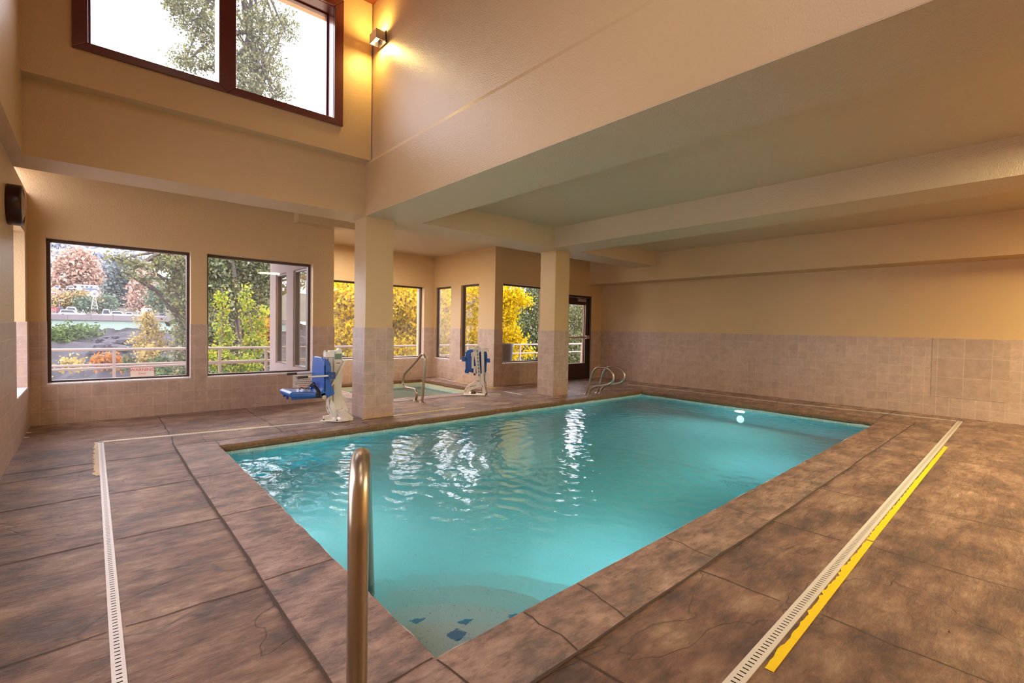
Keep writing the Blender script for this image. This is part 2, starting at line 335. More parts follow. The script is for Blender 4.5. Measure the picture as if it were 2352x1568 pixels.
M['llime']=leaf_mat('yellow green maple leaves',[(0.13,0.22,0.03),(0.20,0.31,0.03),(0.34,0.42,0.04),(0.40,0.42,0.05),(0.50,0.33,0.06)],0.45)
M['lyel']=leaf_mat('golden maple leaves',[(0.28,0.20,0.006),(0.48,0.35,0.006),(0.64,0.48,0.012),(0.66,0.40,0.012),(0.60,0.50,0.05)],0.5)
M['lorange']=leaf_mat('orange leaves',[(0.30,0.10,0.015),(0.42,0.16,0.02),(0.50,0.24,0.06)])
M['fororange']=leaf_mat('far orange leaves',[(0.42,0.27,0.20),(0.48,0.33,0.25),(0.52,0.38,0.31)],0.1)  # far leaf colours from here on are paled to stand for mist
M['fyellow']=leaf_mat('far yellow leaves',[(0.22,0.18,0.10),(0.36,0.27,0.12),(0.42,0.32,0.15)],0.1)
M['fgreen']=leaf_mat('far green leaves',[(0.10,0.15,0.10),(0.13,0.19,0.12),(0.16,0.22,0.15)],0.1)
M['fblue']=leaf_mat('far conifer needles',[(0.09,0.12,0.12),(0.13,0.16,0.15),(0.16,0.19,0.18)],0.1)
M['fmist']=leaf_mat('misty hill trees',[(0.36,0.39,0.44),(0.40,0.43,0.48),(0.46,0.48,0.53)],0.1)  # mist is painted into the leaf colour
M['bankgreen']=leaf_mat('bank brambles',[(0.045,0.075,0.03),(0.08,0.12,0.04),(0.12,0.17,0.06)],0.1)
M['byellow']=leaf_mat('pale yellow birch leaves',[(0.34,0.25,0.07),(0.44,0.33,0.10),(0.48,0.38,0.16)],0.4)
M['girder']=simple('pale green girder paint',(0.24,0.33,0.275),rough=0.6,noise=0.06,nscale=0.3)
M['parapet']=simple('weathered concrete parapet',(0.17,0.145,0.15),rough=0.9,noise=0.25,nscale=0.7)
M['asphalt']=simple('pale road',(0.16,0.14,0.13),rough=0.9)
M['rock']=simple('bank rock',(0.014,0.013,0.018),rough=0.9,noise=0.5,nscale=0.6)
M['ground']=simple('leaf littered ground',(0.07,0.06,0.04),rough=0.95,noise=0.5,nscale=1.5)
M['river']=simple('dark river water',(0.03,0.035,0.04),rough=0.15)
M['carw']=simple('white car paint',(0.42,0.42,0.45),rough=0.3)
M['cargl']=simple('car window glass',(0.03,0.035,0.05),rough=0.1)
M['tyre']=simple('tyre rubber',(0.02,0.02,0.02),rough=0.9)
M['rvw']=simple('motorhome panels',(0.36,0.36,0.40),rough=0.4)
M['rvb']=simple('motorhome blue grey stripe',(0.10,0.12,0.18),rough=0.4)
M['mill']=simple('white windmill metal',(0.4,0.4,0.42),rough=0.5)
M['redfence']=simple('red barrier',(0.35,0.03,0.05),rough=0.6)
def glass_mat(name, fog, fogcol=(0.8,0.82,0.86), edge=False):
    m=bpy.data.materials.new(name); m.use_nodes=True; nt=m.node_tree; L=nt.links.new
    for n in list(nt.nodes): nt.nodes.remove(n)
    o=N(nt,'ShaderNodeOutputMaterial'); t=N(nt,'ShaderNodeBsdfTransparent'); g=N(nt,'ShaderNodeBsdfGlossy'); g.inputs['Roughness'].default_value=0.02
    lw=N(nt,'ShaderNodeLayerWeight'); lw.inputs[0].default_value=0.5; pw=N(nt,'ShaderNodeMath',operation='POWER'); L(lw.outputs['Facing'],pw.inputs[0]); pw.inputs[1].default_value=5.0
    fr=N(nt,'ShaderNodeMath',operation='MULTIPLY_ADD'); L(pw.outputs[0],fr.inputs[0]); fr.inputs[1].default_value=0.90; fr.inputs[2].default_value=0.05
    mx=N(nt,'ShaderNodeMixShader'); L(fr.outputs[0],mx.inputs[0]); L(t.outputs[0],mx.inputs[1]); L(g.outputs[0],mx.inputs[2])
    last=mx.outputs[0]
    if fog:
        tl=N(nt,'ShaderNodeBsdfTranslucent'); tl.inputs[0].default_value=(*fogcol,1)
        v=coords(nt,(1,1,1)); n=N(nt,'ShaderNodeTexNoise',Scale=1.6,Detail=3.0); L(v,n.inputs['Vector'])
        mr=N(nt,'ShaderNodeMapRange'); L(n.outputs[0],mr.inputs[0]); mr.inputs[1].default_value=0.3; mr.inputs[2].default_value=0.7; mr.inputs[3].default_value=fog*0.6; mr.inputs[4].default_value=fog*1.5
        m2=N(nt,'ShaderNodeMixShader'); L(mr.outputs[0],m2.inputs[0]); L(last,m2.inputs[1]); L(tl.outputs[0],m2.inputs[2]); last=m2.outputs[0]
    L(last,o.inputs[0]); return m
M['glass']=glass_mat('clear glass',0.0); M['fog1']=glass_mat('lightly misted glass',0.055); M['fog2']=glass_mat('misted glass',0.17,(0.9,0.85,0.75)); M['fog3']=glass_mat('slightly misted glass',0.03)
def mirror_glass():
    m=bpy.data.materials.new('reflective tinted glass'); m.use_nodes=True; nt=m.node_tree; L=nt.links.new
    for n in list(nt.nodes): nt.nodes.remove(n)
    o=N(nt,'ShaderNodeOutputMaterial'); t=N(nt,'ShaderNodeBsdfTransparent'); t.inputs[0].default_value=(0.6,0.65,0.62,1); g=N(nt,'ShaderNodeBsdfGlossy'); g.inputs['Roughness'].default_value=0.01; g.inputs['Color'].default_value=(0.85,0.9,0.88,1)
    mx=N(nt,'ShaderNodeMixShader'); mx.inputs[0].default_value=0.55; L(t.outputs[0],mx.inputs[1]); L(g.outputs[0],mx.inputs[2]); L(mx.outputs[0],o.inputs[0]); return m
M['mirror']=mirror_glass()
def emis(name,col,s):
    m,nt,p=new_mat(name); p.inputs['Emission Color'].default_value=(*col,1); p.inputs['Emission Strength'].default_value=s; p.inputs['Base Color'].default_value=(*col,1); return m
M['lampglow']=emis('lit lamp glass',(1.0,0.80,0.45),9.0)
M['poolglow']=emis('lit pool lamp lens',(0.75,0.95,1.0),6.0)
# ------------------------------------------------------------------ setting
WT=0.30  # wall thickness
ZW=0.475; ZT=2.21; ZC=2.97; XL=-0.55; XR=10.02; YB=7.87; NX0=3.0; NX1=6.42; NY=10.25; YF=-3.6
W1=(-0.40,1.03,ZW,ZT); W2=(1.22,2.665,ZW,ZT); W5=(6.64,8.02,ZW,ZT); DR=(8.62,9.62,0.0,2.09)
N1=(9.52,10.20,ZW,ZT); N2=(8.43,9.11,ZW,ZT); NB=(3.55,6.13,ZW,ZT); LW=(6.55,7.57,ZW,ZT); LW2=(3.35,5.05,ZW,ZT); LW3=(1.35,3.05,ZW,ZT)
TH=1.2192
def wall(name, us, vs, holes, t0, t1, axis, mat=None, tiled=None, tmat=None):
    o=MB().slab(us,vs,holes,t0,t1,axis).build(name,mat or M['paint'],weld=True); o['kind']='structure'
    if tiled:
        a,b=tiled; hs=[(h[0]+0.004,h[1]-0.004,(h[2]+0.004) if h[2]>0 else h[2],h[3]) for h in holes if h[2]<TH]
        MB().slab(us,(0,TH),hs,a,b,axis).build('tile_wainscot',tmat,o,weld=True)
    return o
wb=wall('wall_back',(XL-WT,NX0),(-0.05,3.1),[W1,W2],YB,YB+WT,1,tiled=(YB-0.012,YB+0.10),tmat=M['tileY'])
wall('wall_back.001',(NX1,XR+0.3),(-0.05,3.1),[W5,DR],YB+0.001,YB+WT,1,tiled=(YB-0.012,YB+0.10),tmat=M['tileY'])
o=wall('wall_nook_left',(YB+WT,NY+0.35),(-0.3,3.1),[N1,N2],NX0-0.25,NX0,0,tiled=(NX0-0.1,NX0+0.012),tmat=M['tileX'])
MB().slab((YB+WT,NY+0.36),(-0.4,3.1),[N1,N2],NX0-0.26,NX0-0.251,0).build('stucco_skin',M['stucco'],o,weld=True)
wall('wall_nook_right',(YB+WT,NY+0.35),(-0.3,3.1),[N1,N2],NX1,NX1+0.13,0,tiled=(NX1-0.012,NX1+0.1),tmat=M['tileX'])
wall('wall_nook_back',(NX0-0.25,NX1+0.13),(-0.3,3.1),[NB],NY,NY+0.35,1,tiled=(NY-0.012,NY+0.1),tmat=M['tileY'])
MB().slab((YB-0.012,YB+WT),(0,TH),[],NX0+0.001,NX0+0.012,0).build('tile_wainscot',M['tileX'],wb)
MB().slab((YB-0.012,YB+WT),(0,TH),[],NX1-0.012,NX1-0.001,0).build('tile_wainscot',M['tileX'],bpy.data.objects['wall_back.001'])
wr=wall('wall_right',(YF,YB+WT),(-0.05,3.2),[],XR,XR+0.3,0,tiled=(XR-0.012,XR+0.05),tmat=M['tileX'])
MB().slab((0.43,1.287),(0.30,1.207),[],XR-0.018,XR-0.012,0).build('tile_patch',M['bigtile'],wr)
# left wall: low part, opening with window, overhang above
wall('wall_left',(YF,YB+0.1),(-0.05,2.70),[LW,LW2,LW3],XL-WT,XL,0,tiled=(XL-0.1,XL+0.012),tmat=M['tileX'])
CL=(-0.4,1.6,3.85,5.0)
wall('wall_left_upper',(YF,6.62),(2.70,5.4),[CL],XL-WT,XL+0.10,0)
wall('wall_front',(XL-WT,XR+0.3),(-0.05,5.4),[],YF-0.3,YF,1)
# window side beam, wall above it with the tall window
UW=(-0.02,2.245,3.76,5.12)
wall('wall_upper_back',(XL-WT,2.725),(3.378,5.4),[UW],5.93,6.30,1)
o=MB().box((XL+0.10,6.09,2.70),(2.73,6.62,3.40)).build('ceiling_beam',M['paint']); o['kind']='structure'
# upper right wall + beam face running along the pool
o=MB().box((2.73,YF,2.70),(3.49,6.62,3.36)).build('ceiling_beam',M['paint']); o['kind']='structure'
o=MB().prism([(2.73,3.36),(2.742,3.40),(2.742,5.40),(3.20,5.40),(3.20,3.36)],1,YF,6.30).build('wall_upper_right',M['paint']); o['kind']='structure'
# soffit paint on undersides (ceiling texture)
def ceil(name,x0,x1,y0,y1,z,t=0.2):
    o=MB().box((x0,y0,z),(x1,y1,z+t)).build(name,M['ceil']); o['kind']='structure'; return o
ceil('ceiling',3.49,6.235,YF,5.97,3.05)
ceil('ceiling',6.905,9.51,YF,5.97,2.99)
ceil('ceiling',XL-0.1,XR+0.3,6.62,NY+0.3,ZC)
o=MB().box((XL-WT,YF-0.3,5.36),(3.2,6.3,5.5)).build('ceiling',M['wood']); o['kind']='structure'
# beams over the column line and between the recesses
o=MB().box((3.49,5.97,2.70),(XR,6.62,3.2)).build('ceiling_beam',M['ceil']); o['kind']='structure'
o=MB().box((6.235,YF,2.70),(6.905,5.97,3.2)).build('ceiling_beam',M['ceil']); o['kind']='structure'
o=MB().box((2.731,YF,2.694),(3.49,6.62,2.70)).build('ceiling_beam',M['ceil']); o['kind']='structure'
o=MB().box((9.51,YF,2.385),(XR,YB,3.2)).build('ceiling_beam',M['paint']); o['kind']='structure'
o=MB().box((2.37,7.65,2.81),(3.5,YB,2.97)).build('ceiling_beam',M['paint']); o['kind']='structure'
# columns
def column(x0,x1,y0,y1):
    o=MB().box((x0,y0,0),(x1,y1,2.70)).build('column',M['paint']); o['kind']='structure'
    t=MB(); t.slab((x0-0.014,x1+0.014),(0,TH),[],y0-0.014,y0-0.001,1).slab((x0-0.014,x1+0.014),(0,TH),[],y1+0.001,y1+0.014,1)
    t.build('tile_wainscot',M['tileY'],o)
    t=MB(); t.slab((y0-0.001,y1+0.001),(0,TH),[],x0-0.014,x0-0.001,0).slab((y0-0.001,y1+0.001),(0,TH),[],x1+0.001,x1+0.014,0)
    t.build('tile_wainscot',M['tileX'],o)
column(2.745,3.145,6.09,6.62-0.17); column(6.44,6.82,6.14,6.53)
# floor with holes for pool and spa
PA,PB,PC,PD=[Vector((*p,0)) for p in ((0.966,5.565),(8.53,5.628),(8.475,1.64),(0.966,1.50))]
OA,OB,OC,OD=[Vector((*p,0)) for p in ((0.618,5.80),(8.83,5.90),(8.80,1.28),(0.618,1.165))]
SX0,SX1,SY0,SY1=3.58,5.85,7.42,9.90
fl=MB().slab((XL-0.3,XR+0.3),(YF-0.3,NY+0.35),[(0.75,8.68,1.30,5.75),(SX0-0.02,SX1+0.02,SY0-0.02,SY1+0.02)],-0.12,0.0,2).build('floor',M['floor'],weld=True); fl['kind']='structure'
def strip(mb,p,q,wd,z,wob=0.006,step=0.12):
    p=Vector(p); q=Vector(q); L_=(q-p).length; n=max(2,int(L_/step)); d=(q-p).normalized(); s=Vector((-d.y,d.x,0)); vs=[]; off=0
    for i in range(n+1):
        off=off*0.7+random.gauss(0,wob); c=p.lerp(q,i/n)+s*off; k=wd*(0.7+0.6*random.random())
        vs+= [c-s*k/2+Vector((0,0,z)),c+s*k/2+Vector((0,0,z))]
    mb.add(vs,[(2*i,2*i+1,2*i+3,2*i+2) for i in range(n)])
def fjt(*a):
    m=MB(); strip(m,*a); m.build('floor_joint',M['joint'],fl)
for y in (2.47,3.50,4.47,5.53): 
    fjt((XL+0.02,y-0.02,0),(0.04,y+0.0,0),0.010,0.0015); fjt((0.10,y,0),(0.61,y,0),0.010,0.0015)
for y in (6.98,5.20): fjt((XL+0.02,y,0),(0.03,y+0.1,0),0.008,0.0015)
fjt((0.62,5.8,0),(0.645,6.30,0),0.012,0.0015); fjt((0.645,6.45,0),(0.66,7.85,0),0.012,0.0015)
fjt((1.66,5.86,0),(1.68,7.85,0),0.010,0.0015)
for x in (1.39,2.38,3.40,4.42,5.44,6.46,7.48):
    fjt((x,1.16+0.012*x,0),(x+0.02,0.78+0.012*x,0),0.008,0.0015); fjt((x+0.05,0.62+0.012*x,0),(x+0.1,-2.0,0),0.007,0.0015)
for y in (1.71,2.9,4.17,5.4): fjt((8.84,y,0),(9.28,y,0),0.012,0.0015); fjt((9.34,y,0),(10.0,y,0),0.012,0.0015)
for x in (3.4,4.3,5.4,7.4): fjt((x,5.9,0),(x,6.08,0),0.008,0.0015); fjt((x,6.7,0),(x,7.3,0),0.008,0.0015)
fjt((0.6,1.1,0),(0.6,-1,0),0.012,0.0015)
# ------------------------------------------------------------------ windows and door
def window(name, axis, hole, plane, fmat, glass, sill=None, fw=0.035, dep=0.07, mull=None, label=None, room=+1):
    # plane = frame centre position on the thickness axis; room = side of the sill
    a,b,c,d=hole; e=empty(name,kind='structure')
    mb=MB(); R=[(a,a+fw,c,d),(b-fw,b,c,d),(a+fw,b-fw,c,c+fw),(a+fw,b-fw,d-fw,d)]
    if mull: R.append((mull[0],mull[1],c+fw,d-fw))
    for u0,u1,v0,v1 in R:
        if axis==1: mb.box((u0,plane-dep/2,v0),(u1,plane+dep/2,v1))
        else: mb.box((plane-dep/2,u0,v0),(plane+dep/2,u1,v1))
    mb.build('window_frame',fmat,e,bevel=0.004)
    pn=[(a+fw,b-fw)] if not mull else [(a+fw,mull[0]),(mull[1],b-fw)]
    for u0,u1 in pn:
        g=MB()
        if axis==1: g.add([(u0,plane,c+fw),(u1,plane,c+fw),(u1,plane,d-fw),(u0,plane,d-fw)],[(0,1,2,3)])
        else: g.add([(plane,u0,c+fw),(plane,u1,c+fw),(plane,u1,d-fw),(plane,u0,d-fw)],[(0,1,2,3)])
        g.build('window_pane',glass,e)
    if sill:
        s0,s1=sill; mb=MB(); n=max(1,round((b-a)/0.155)); st=(b-a)/n
        for i in range(n):
            u0=a+i*st+0.0015; u1=a+(i+1)*st-0.0015
            if axis==1: mb.box((u0,s0,c-0.004),(u1,s1,c+0.012))
            else: mb.box((s0,u0,c-0.004),(s1,u1,c+0.012))
        mb.build('window_sill',M['sill'],e)
    return e
window('window_1',1,W1,YB+0.16,M['bronze'],M['fog1'],(YB-0.015,YB+0.12))
window('window_2',1,W2,YB+0.16,M['bronze'],M['fog3'],(YB-0.015,YB+0.12))
window('window_3',1,NB,NY+0.16,M['bronze'],M['fog3'],(NY-0.015,NY+0.12))
window('window_4',0,N1,NX1+0.085,M['bronze'],M['fog2'],(NX1-0.015,NX1+0.045))
window('window_5',0,N2,NX1+0.085,M['bronze'],M['fog3'],(NX1-0.015,NX1+0.045))
window('window_6',1,W5,YB+0.16,M['bronze'],M['glass'],(YB-0.015,YB+0.12))
window('window_7',0,N1,NX0-0.20,M['bronze'],M['mirror'],(NX0-0.12,NX0+0.015))
window('window_8',0,N2,NX0-0.20,M['bronze'],M['mirror'],(NX0-0.12,NX0+0.015))
window('window_9',0,LW,XL-0.2,M['bronze'],M['glass'],(XL-0.16,XL+0.015))
window('window_12',0,LW2,XL-0.2,M['bronze'],M['glass'],(XL-0.16,XL+0.015))  # this window and the next are unseen, added for daylight from the left
window('window_13',0,LW3,XL-0.2,M['bronze'],M['glass'],(XL-0.16,XL+0.015))
window('window_11',0,CL,XL-0.2,M['redwood'],M['glass'])
# tall window with mahogany casing
e=window('window_10',1,UW,6.14,M['redwood'],M['fog3'],fw=0.03,dep=0.06,mull=(1.04,1.16))
mb=MB(); y=5.93; a,b,c,d=-0.12,2.345,3.695,5.22; i0,i1,i2,i3=UW[0]+0.01,UW[1]-0.01,UW[2]+0.01,UW[3]-0.01
def quadbox(pts,y0,y1):
    mb.prism(pts,1,y0,y1)
m0,m1=1.02,1.18
quadbox([(a,c),(i0,i2),(i0,i3),(a,d)],y-0.035,y)
quadbox([(b,c),(b,d),(i1,i3),(i1,i2)],y-0.035,y)
quadbox([(a,c),((m0+m1)/2,c),(m0,i2),(i0,i2)],y-0.035,y)
quadbox([((m0+m1)/2,c),(b,c),(i1,i2),(m1,i2)],y-0.035,y)
quadbox([(a,d),(b,d),(i1,i3),(i0,i3)],y-0.035,y)
quadbox([((m0+m1)/2,c),(m1,i2),(m1,i3),(m0,i3),(m0,i2)],y-0.035,y+0.2)
mb.build('window_casing',M['redwood'],e,bevel=0.006)
mb=MB(); 
for u0,u1 in ((UW[0],UW[0]+0.012),(UW[1]-0.012,UW[1])): mb.box((u0,5.935,UW[2]),(u1,6.2,UW[3]))
mb.box((UW[0],5.935,UW[2]),(UW[1],6.2,UW[2]+0.012)); mb.box((UW[0],5.935,UW[3]-0.012),(UW[1],6.2,UW[3]))
mb.build('window_jamb',M['redwood'],e)
# door
e=empty('door_1',kind='structure'); a,b=DR[0],DR[1]; zt=DR[3]
mb=MB(); y0,y1=YB+0.02,YB+0.14
mb.box((a,y0,0),(a+0.05,y1,zt)).box((b-0.05,y0,0),(b,y1,zt)).box((a+0.05,y0,zt-0.05),(b-0.05,y1,zt)); mb.build('door_frame',M['doorbr'],e,bevel=0.004)
mb=MB(); a2,b2=a+0.055,b-0.10; y0,y1=YB+0.05,YB+0.095
mb.box((a2,y0,0.02),(a2+0.13,y1,zt-0.055)).box((b2-0.09,y0,0.02),(b2,y1,zt-0.055)).box((a2+0.13,y0,0.02),(b2-0.09,y1,0.40)).box((a2+0.13,y0,1.86),(b2-0.09,y1,zt-0.055))
lf=mb.build('door_leaf',M['doorbr'],e,bevel=0.004)
MB().box((b2,y0,0.02),(b-0.05,y1+0.03,zt-0.055)).build('door_stile',M['dark'],e)
g=MB(); g.add([(a2+0.13,y0+0.02,0.40),(b2-0.09,y0+0.02,0.40),(b2-0.09,y0+0.02,1.86),(a2+0.13,y0+0.02,1.86)],[(0,1,2,3)]).build('door_pane',M['glass'],e)
mb=MB(); mb.box((a2+0.115,y0-0.006,0.385),(a2+0.13,y0+0.01,1.875)).box((b2-0.09,y0-0.006,0.385),(b2-0.072,y0+0.01,1.875)).box((a2+0.13,y0-0.006,0.385),(b2-0.09,y0+0.01,0.40)); mb.build('glazing_bead',M['alum'],e)
mb=MB(); mb.box((a2,y0-0.06,1.02),(b2+0.02,y0-0.025,1.075)).box((b2-0.10,y0-0.07,1.005),(b2+0.02,y0,1.09)).box((a2,y0-0.07,1.005),(a2+0.08,y0,1.09)); mb.build('push_bar',M['alum'],e,bevel=0.004)
mb=MB(); mb.box((9.12,y0-0.05,1.94),(9.40,y0,1.995)); mb.bar((9.30,y0-0.07,1.985),(9.05,y0-0.03,2.03),0.02,0.012).bar((9.36,y0-0.06,2.03),(9.30,y0-0.07,1.985),0.02,0.012); mb.build('door_closer',M['alum'],e,bevel=0.003)
MB().box((a,YB-0.02,0.0),(b,YB+0.16,0.018)).build('door_sill',M['brownm'],e)
# ------------------------------------------------------------------ swimming pool
pool=empty('swimming_pool',(0,0,0),label='rectangular indoor swimming pool with turquoise water and stamped concrete coping',cat='pool')
ZWAT=-0.105; 
def ring(inn,out,z0,z1,name,mat,parent,lip=None):
    mb=MB(); n=len(inn)
    for i in range(n):
        a,b=inn[i],inn[(i+1)%n]; c,d=out[(i+1)%n],out[i]
        K=max(2,int((b-a).length/0.12)); 
        offs=[0]+[random.gauss(0,0.004) for _ in range(K-1)]+[0]
        s=(c-b).normalized()
        P=[a.lerp(b,k/K)+s*offs[k] for k in range(K+1)]; Q=[d.lerp(c,k/K) for k in range(K+1)]
        for k in range(K):
            mb.add([(*P[k][:2],z1),(*P[k+1][:2],z1),(*Q[k+1][:2],z1),(*Q[k][:2],z1)],[(0,1,2,3)])
    return mb.build(name,mat,parent,weld=True)
inn=[PA,PB,PC,PD]; out=[OA,OB,OC,OD]
ring(inn,out,0,0.004,'coping',M['coping'],pool)
def face(pts,z0,z1,mat,name,parent,inset=0,jit=0):
    mb=MB(); n=len(pts); c=sum(pts,Vector())/n
    for i in range(n):
        a,b=pts[i],pts[(i+1)%n]; K=max(2,int((b-a).length/0.1)); d=(b-a).normalized(); s=Vector((-d.y,d.x,0)); s=s if s.dot(c-a)<0 else -s
        rows=[]
        for zz,ofs in ((z1,0.0),(z1-(z1-z0)*0.3,-jit*0.4),(z1-(z1-z0)*0.75,0.0),(z0,jit)):
            rows.append([a.lerp(b,k/K)+s*(inset+ofs+(random.gauss(0,0.003) if jit and 0<k<K else 0))+Vector((0,0,zz)) for k in range(K+1)])
        for r_ in range(3):
            mb.add([p for k in range(K+1) for p in (rows[r_][k],rows[r_+1][k])],[(2*k,2*k+1,2*k+3,2*k+2) for k in range(K)],bool(jit))
    return mb.build(name,mat,parent)
face(inn,-0.075,0.004,M['lip'],'coping_edge',pool,0,0.02)
def inset(pts,dx): return [Vector((pts[0].x-dx,pts[0].y+dx,0)),Vector((pts[1].x+dx,pts[1].y+dx,0)),Vector((pts[2].x+dx,pts[2].y-dx,0)),Vector((pts[3].x-dx,pts[3].y-dx,0))]
bz=inset(inn,0.02)
for idx,mt in ((0,'pooltile'),(1,'pooltileX'),(2,'pooltile'),(3,'pooltileX')):
    a,b=bz[idx],bz[(idx+1)%4]; MB().add([(*a[:2],-0.075),(*b[:2],-0.075),(*b[:2],-0.245),(*a[:2],-0.245)],[(0,1,2,3)]).build('waterline_tile',M[mt],pool)
DEP=-1.20
mb=MB(); 
for i in range(4):
    a,b=bz[i],bz[(i+1)%4]; mb.add([(*a[:2],-0.245),(*b[:2],-0.245),(*b[:2],DEP-0.4),(*a[:2],DEP-0.4)],[(0,1,2,3)])
mb.add([(*p[:2],z) for p,z in zip(bz,(-0.95,-1.30,-1.30,-0.95))],[(0,1,2,3)])
# ledge under the tile band on the far side
mb.build('basin',M['plaster'],pool)
def under(px,py,zb):
    p=atz(px,py,ZWAT); d=(p-Vector(CAM)).normalized(); h=Vector((d.x,d.y,0)); sn=h.length/1.33; t=(ZWAT-zb)*sn/math.sqrt(1-sn*sn); return p+h.normalized()*t+Vector((0,0,zb-ZWAT))
# corner entry steps (quarter rounds) at the near corner
def qstep(r,z0,z1,name):
    c=Vector((bz[3].x,bz[3].y,0)); mb=MB(); n=20; arc=[c+Vector((r*math.cos(t),r*math.sin(t),0)) for t in [PI/2*k/n for k in range(n+1)]]
    poly=[(c.x,c.y)]+[(p.x,p.y) for p in arc]; mb.prism(poly,2,z0,z1); return mb.build(name,M['plaster'],pool,bevel=0.01)
qstep(max((Vector((q_.x,q_.y,0))-Vector((bz[3].x,bz[3].y,0))).length for q_ in (under(1070,1421,-0.30),under(957,1421,-0.30),under(1183,1410,-0.30)))+0.015,-1.1,-0.30,'entry_step'); qstep(1.15,-1.1,-0.58,'entry_step'); qstep(1.5,-1.1,-0.80,'entry_step')
cc=Vector((bz[3].x,bz[3].y,0))
MT=[(under(px,py,-0.30)) for px,py in ((1049,1458),(1070,1423),(957,1423),(1183,1412))]
for k,p in enumerate(MT):
    s=0.048 if k==0 else 0.045; p=Vector((p.x,p.y,-0.2985)); d=Vector((0.45,0.89,0)); n_=Vector((-0.89,0.45,0))
    V=[p+d*s,p+n_*s,p-d*s,p-n_*s] if k==0 else [p+d*0.012,p+n_*s,p-d*s*0.7,p-n_*s]
    MB().add(V,[(0,1,2,3)]).build('marker_tile',M['bluetile'],pool)
# water body
wz=inset(inn,0.018)
def wave_body(pts, ztop, zbot, nu, nv, amp, name, mat, parent, seed):
    g_=np.random.default_rng(seed); A,B_,C_,D_=[np.array(p[:2]) for p in pts]
    u=np.linspace(0,1,nu+1)[None,:,None]; v=np.linspace(0,1,nv+1)[:,None,None]
    P=(D_*(1-u)+C_*u)*(1-v)+(A*(1-u)+B_*u)*v; X_,Y_=P[...,0],P[...,1]; Z=np.zeros_like(X_)
    for k in range(34):
        lam=g_.uniform(0.065,0.24); th=g_.uniform(0,2*PI) if k%2 else g_.normal(0.5,0.5); kk=2*PI/lam
        Z+=lam*0.9*np.sin(kk*(X_*math.cos(th)+Y_*math.sin(th))+g_.uniform(0,6.28))/34
    env=0.55+0.45*np.sin(X_*1.1+0.7)*np.sin(Y_*1.7+0.4)
    cx_,cy_=4.2,3.0; rr=np.hypot(X_-cx_,Y_-cy_); Z=Z*env+0.016*np.exp(-((rr-1.6)/0.9)**2)*np.sin(rr*2*PI/0.17)*0.6
    Z=ztop+Z*amp
    V=np.concatenate([P,Z[...,None]],-1).reshape(-1,3); n1=nu+1
    i,j=np.meshgrid(np.arange(nu),np.arange(nv)); q=(j*n1+i).ravel(); top=np.stack([q,q+1,q+1+n1,q+n1],1)
    loop=[k for k in range(nu)]+[nu+n1*k for k in range(nv)]+[nv*n1+nu-k for k in range(nu)]+[n1*(nv-k) for k in range(nv)]
    nb=len(V); VB=V[loop].copy(); VB[:,2]=zbot; V=np.concatenate([V,VB]); m=len(loop)
    F_=[tuple(f) for f in top]+[(loop[(k+1)%m],loop[k],nb+k,nb+(k+1)%m) for k in range(m)]+[tuple(range(nb+m-1,nb-1,-1))]
    me=bpy.data.meshes.new(name); me.from_pydata(V.tolist(),[],F_); me.polygons.foreach_set('use_smooth',[True]*len(top)+[False]*(m+1)); me.materials.append(mat)
    o=bpy.data.objects.new(name,me); link(o,parent); return o
wo=wave_body(wz,ZWAT,-1.6,620,340,0.13,'water',M['water'],pool,5)
# underwater lamp on the far wall
lp=atx(1702,962,8.53); lp.z=-0.42
pl=MB().lathe([(0.0,-0.03),(0.06,-0.03),(0.08,-0.012),(0.085,0.0)],(bz[1].x-0.002,3.60,-0.27),0,28).build('pool_lamp',M['poolglow'],pool)
l=bpy.data.lights.new('pool_lamp_light','AREA'); l.shape='DISK'; l.size=0.16; l.energy=11; l.color=(0.74,0.93,1.0)
o=bpy.data.objects.new('pool_lamp_light',l); o.location=(bz[1].x-0.06,3.60,-0.27); o.rotation_euler=(0,PI/2,0); link(o)
for px_,py_,rot_ in ((3.0,1.60,(-PI/2,0,0)),(6.2,1.66,(-PI/2,0,0)),(0.985,3.9,(0,-PI/2,0))):  # unseen extra lamps on the hidden walls, added to brighten the water
    MB().lathe([(0.0,0.004),(0.08,0.004),(0.085,0.0)],(px_,py_,-0.5),1 if rot_[0] else 0,24).build('pool_lamp',M['poolglow'],pool)
    l=bpy.data.lights.new('pool_lamp_light','AREA'); l.shape='DISK'; l.size=0.25; l.energy=7.5; l.color=(0.74,0.93,1.0)
    o=bpy.data.objects.new('pool_lamp_light',l); o.location=(px_+(0 if rot_[0] else 0.08),py_+(0.08 if rot_[0] else 0),-0.5); o.rotation_euler=(PI/2,0,0) if rot_[0] else (0,-PI/2,0); link(o)
# depth marker tile
def text(s,size,loc,rot,mat,name,parent,ext=0.0004,shear=0,align='CENTER',bold=0):
    c=bpy.data.curves.new(name,'FONT'); c.body=s; c.size=size; c.extrude=ext; c.align_x=align; c.align_y='CENTER'; c.shear=shear; c.offset=bold
    c.materials.append(mat); t=bpy.data.objects.new(name,c); COL.objects.link(t); bpy.context.view_layer.update()
    me=bpy.data.meshes.new_from_object(t.evaluated_get(bpy.context.evaluated_depsgraph_get())); bpy.data.objects.remove(t)
    o=bpy.data.objects.new(name,me); o.location=loc; o.rotation_euler=rot; link(o,parent); return o
MB().box((1.14,bz[0].y-0.006,-0.235),(1.40,bz[0].y-0.001,-0.12)).build('depth_marker',M['sill'],pool)
text('3',0.10,(1.27,bz[0].y-0.008,-0.178),(PI/2,0,0),M['ink'],'depth_lettering',pool)
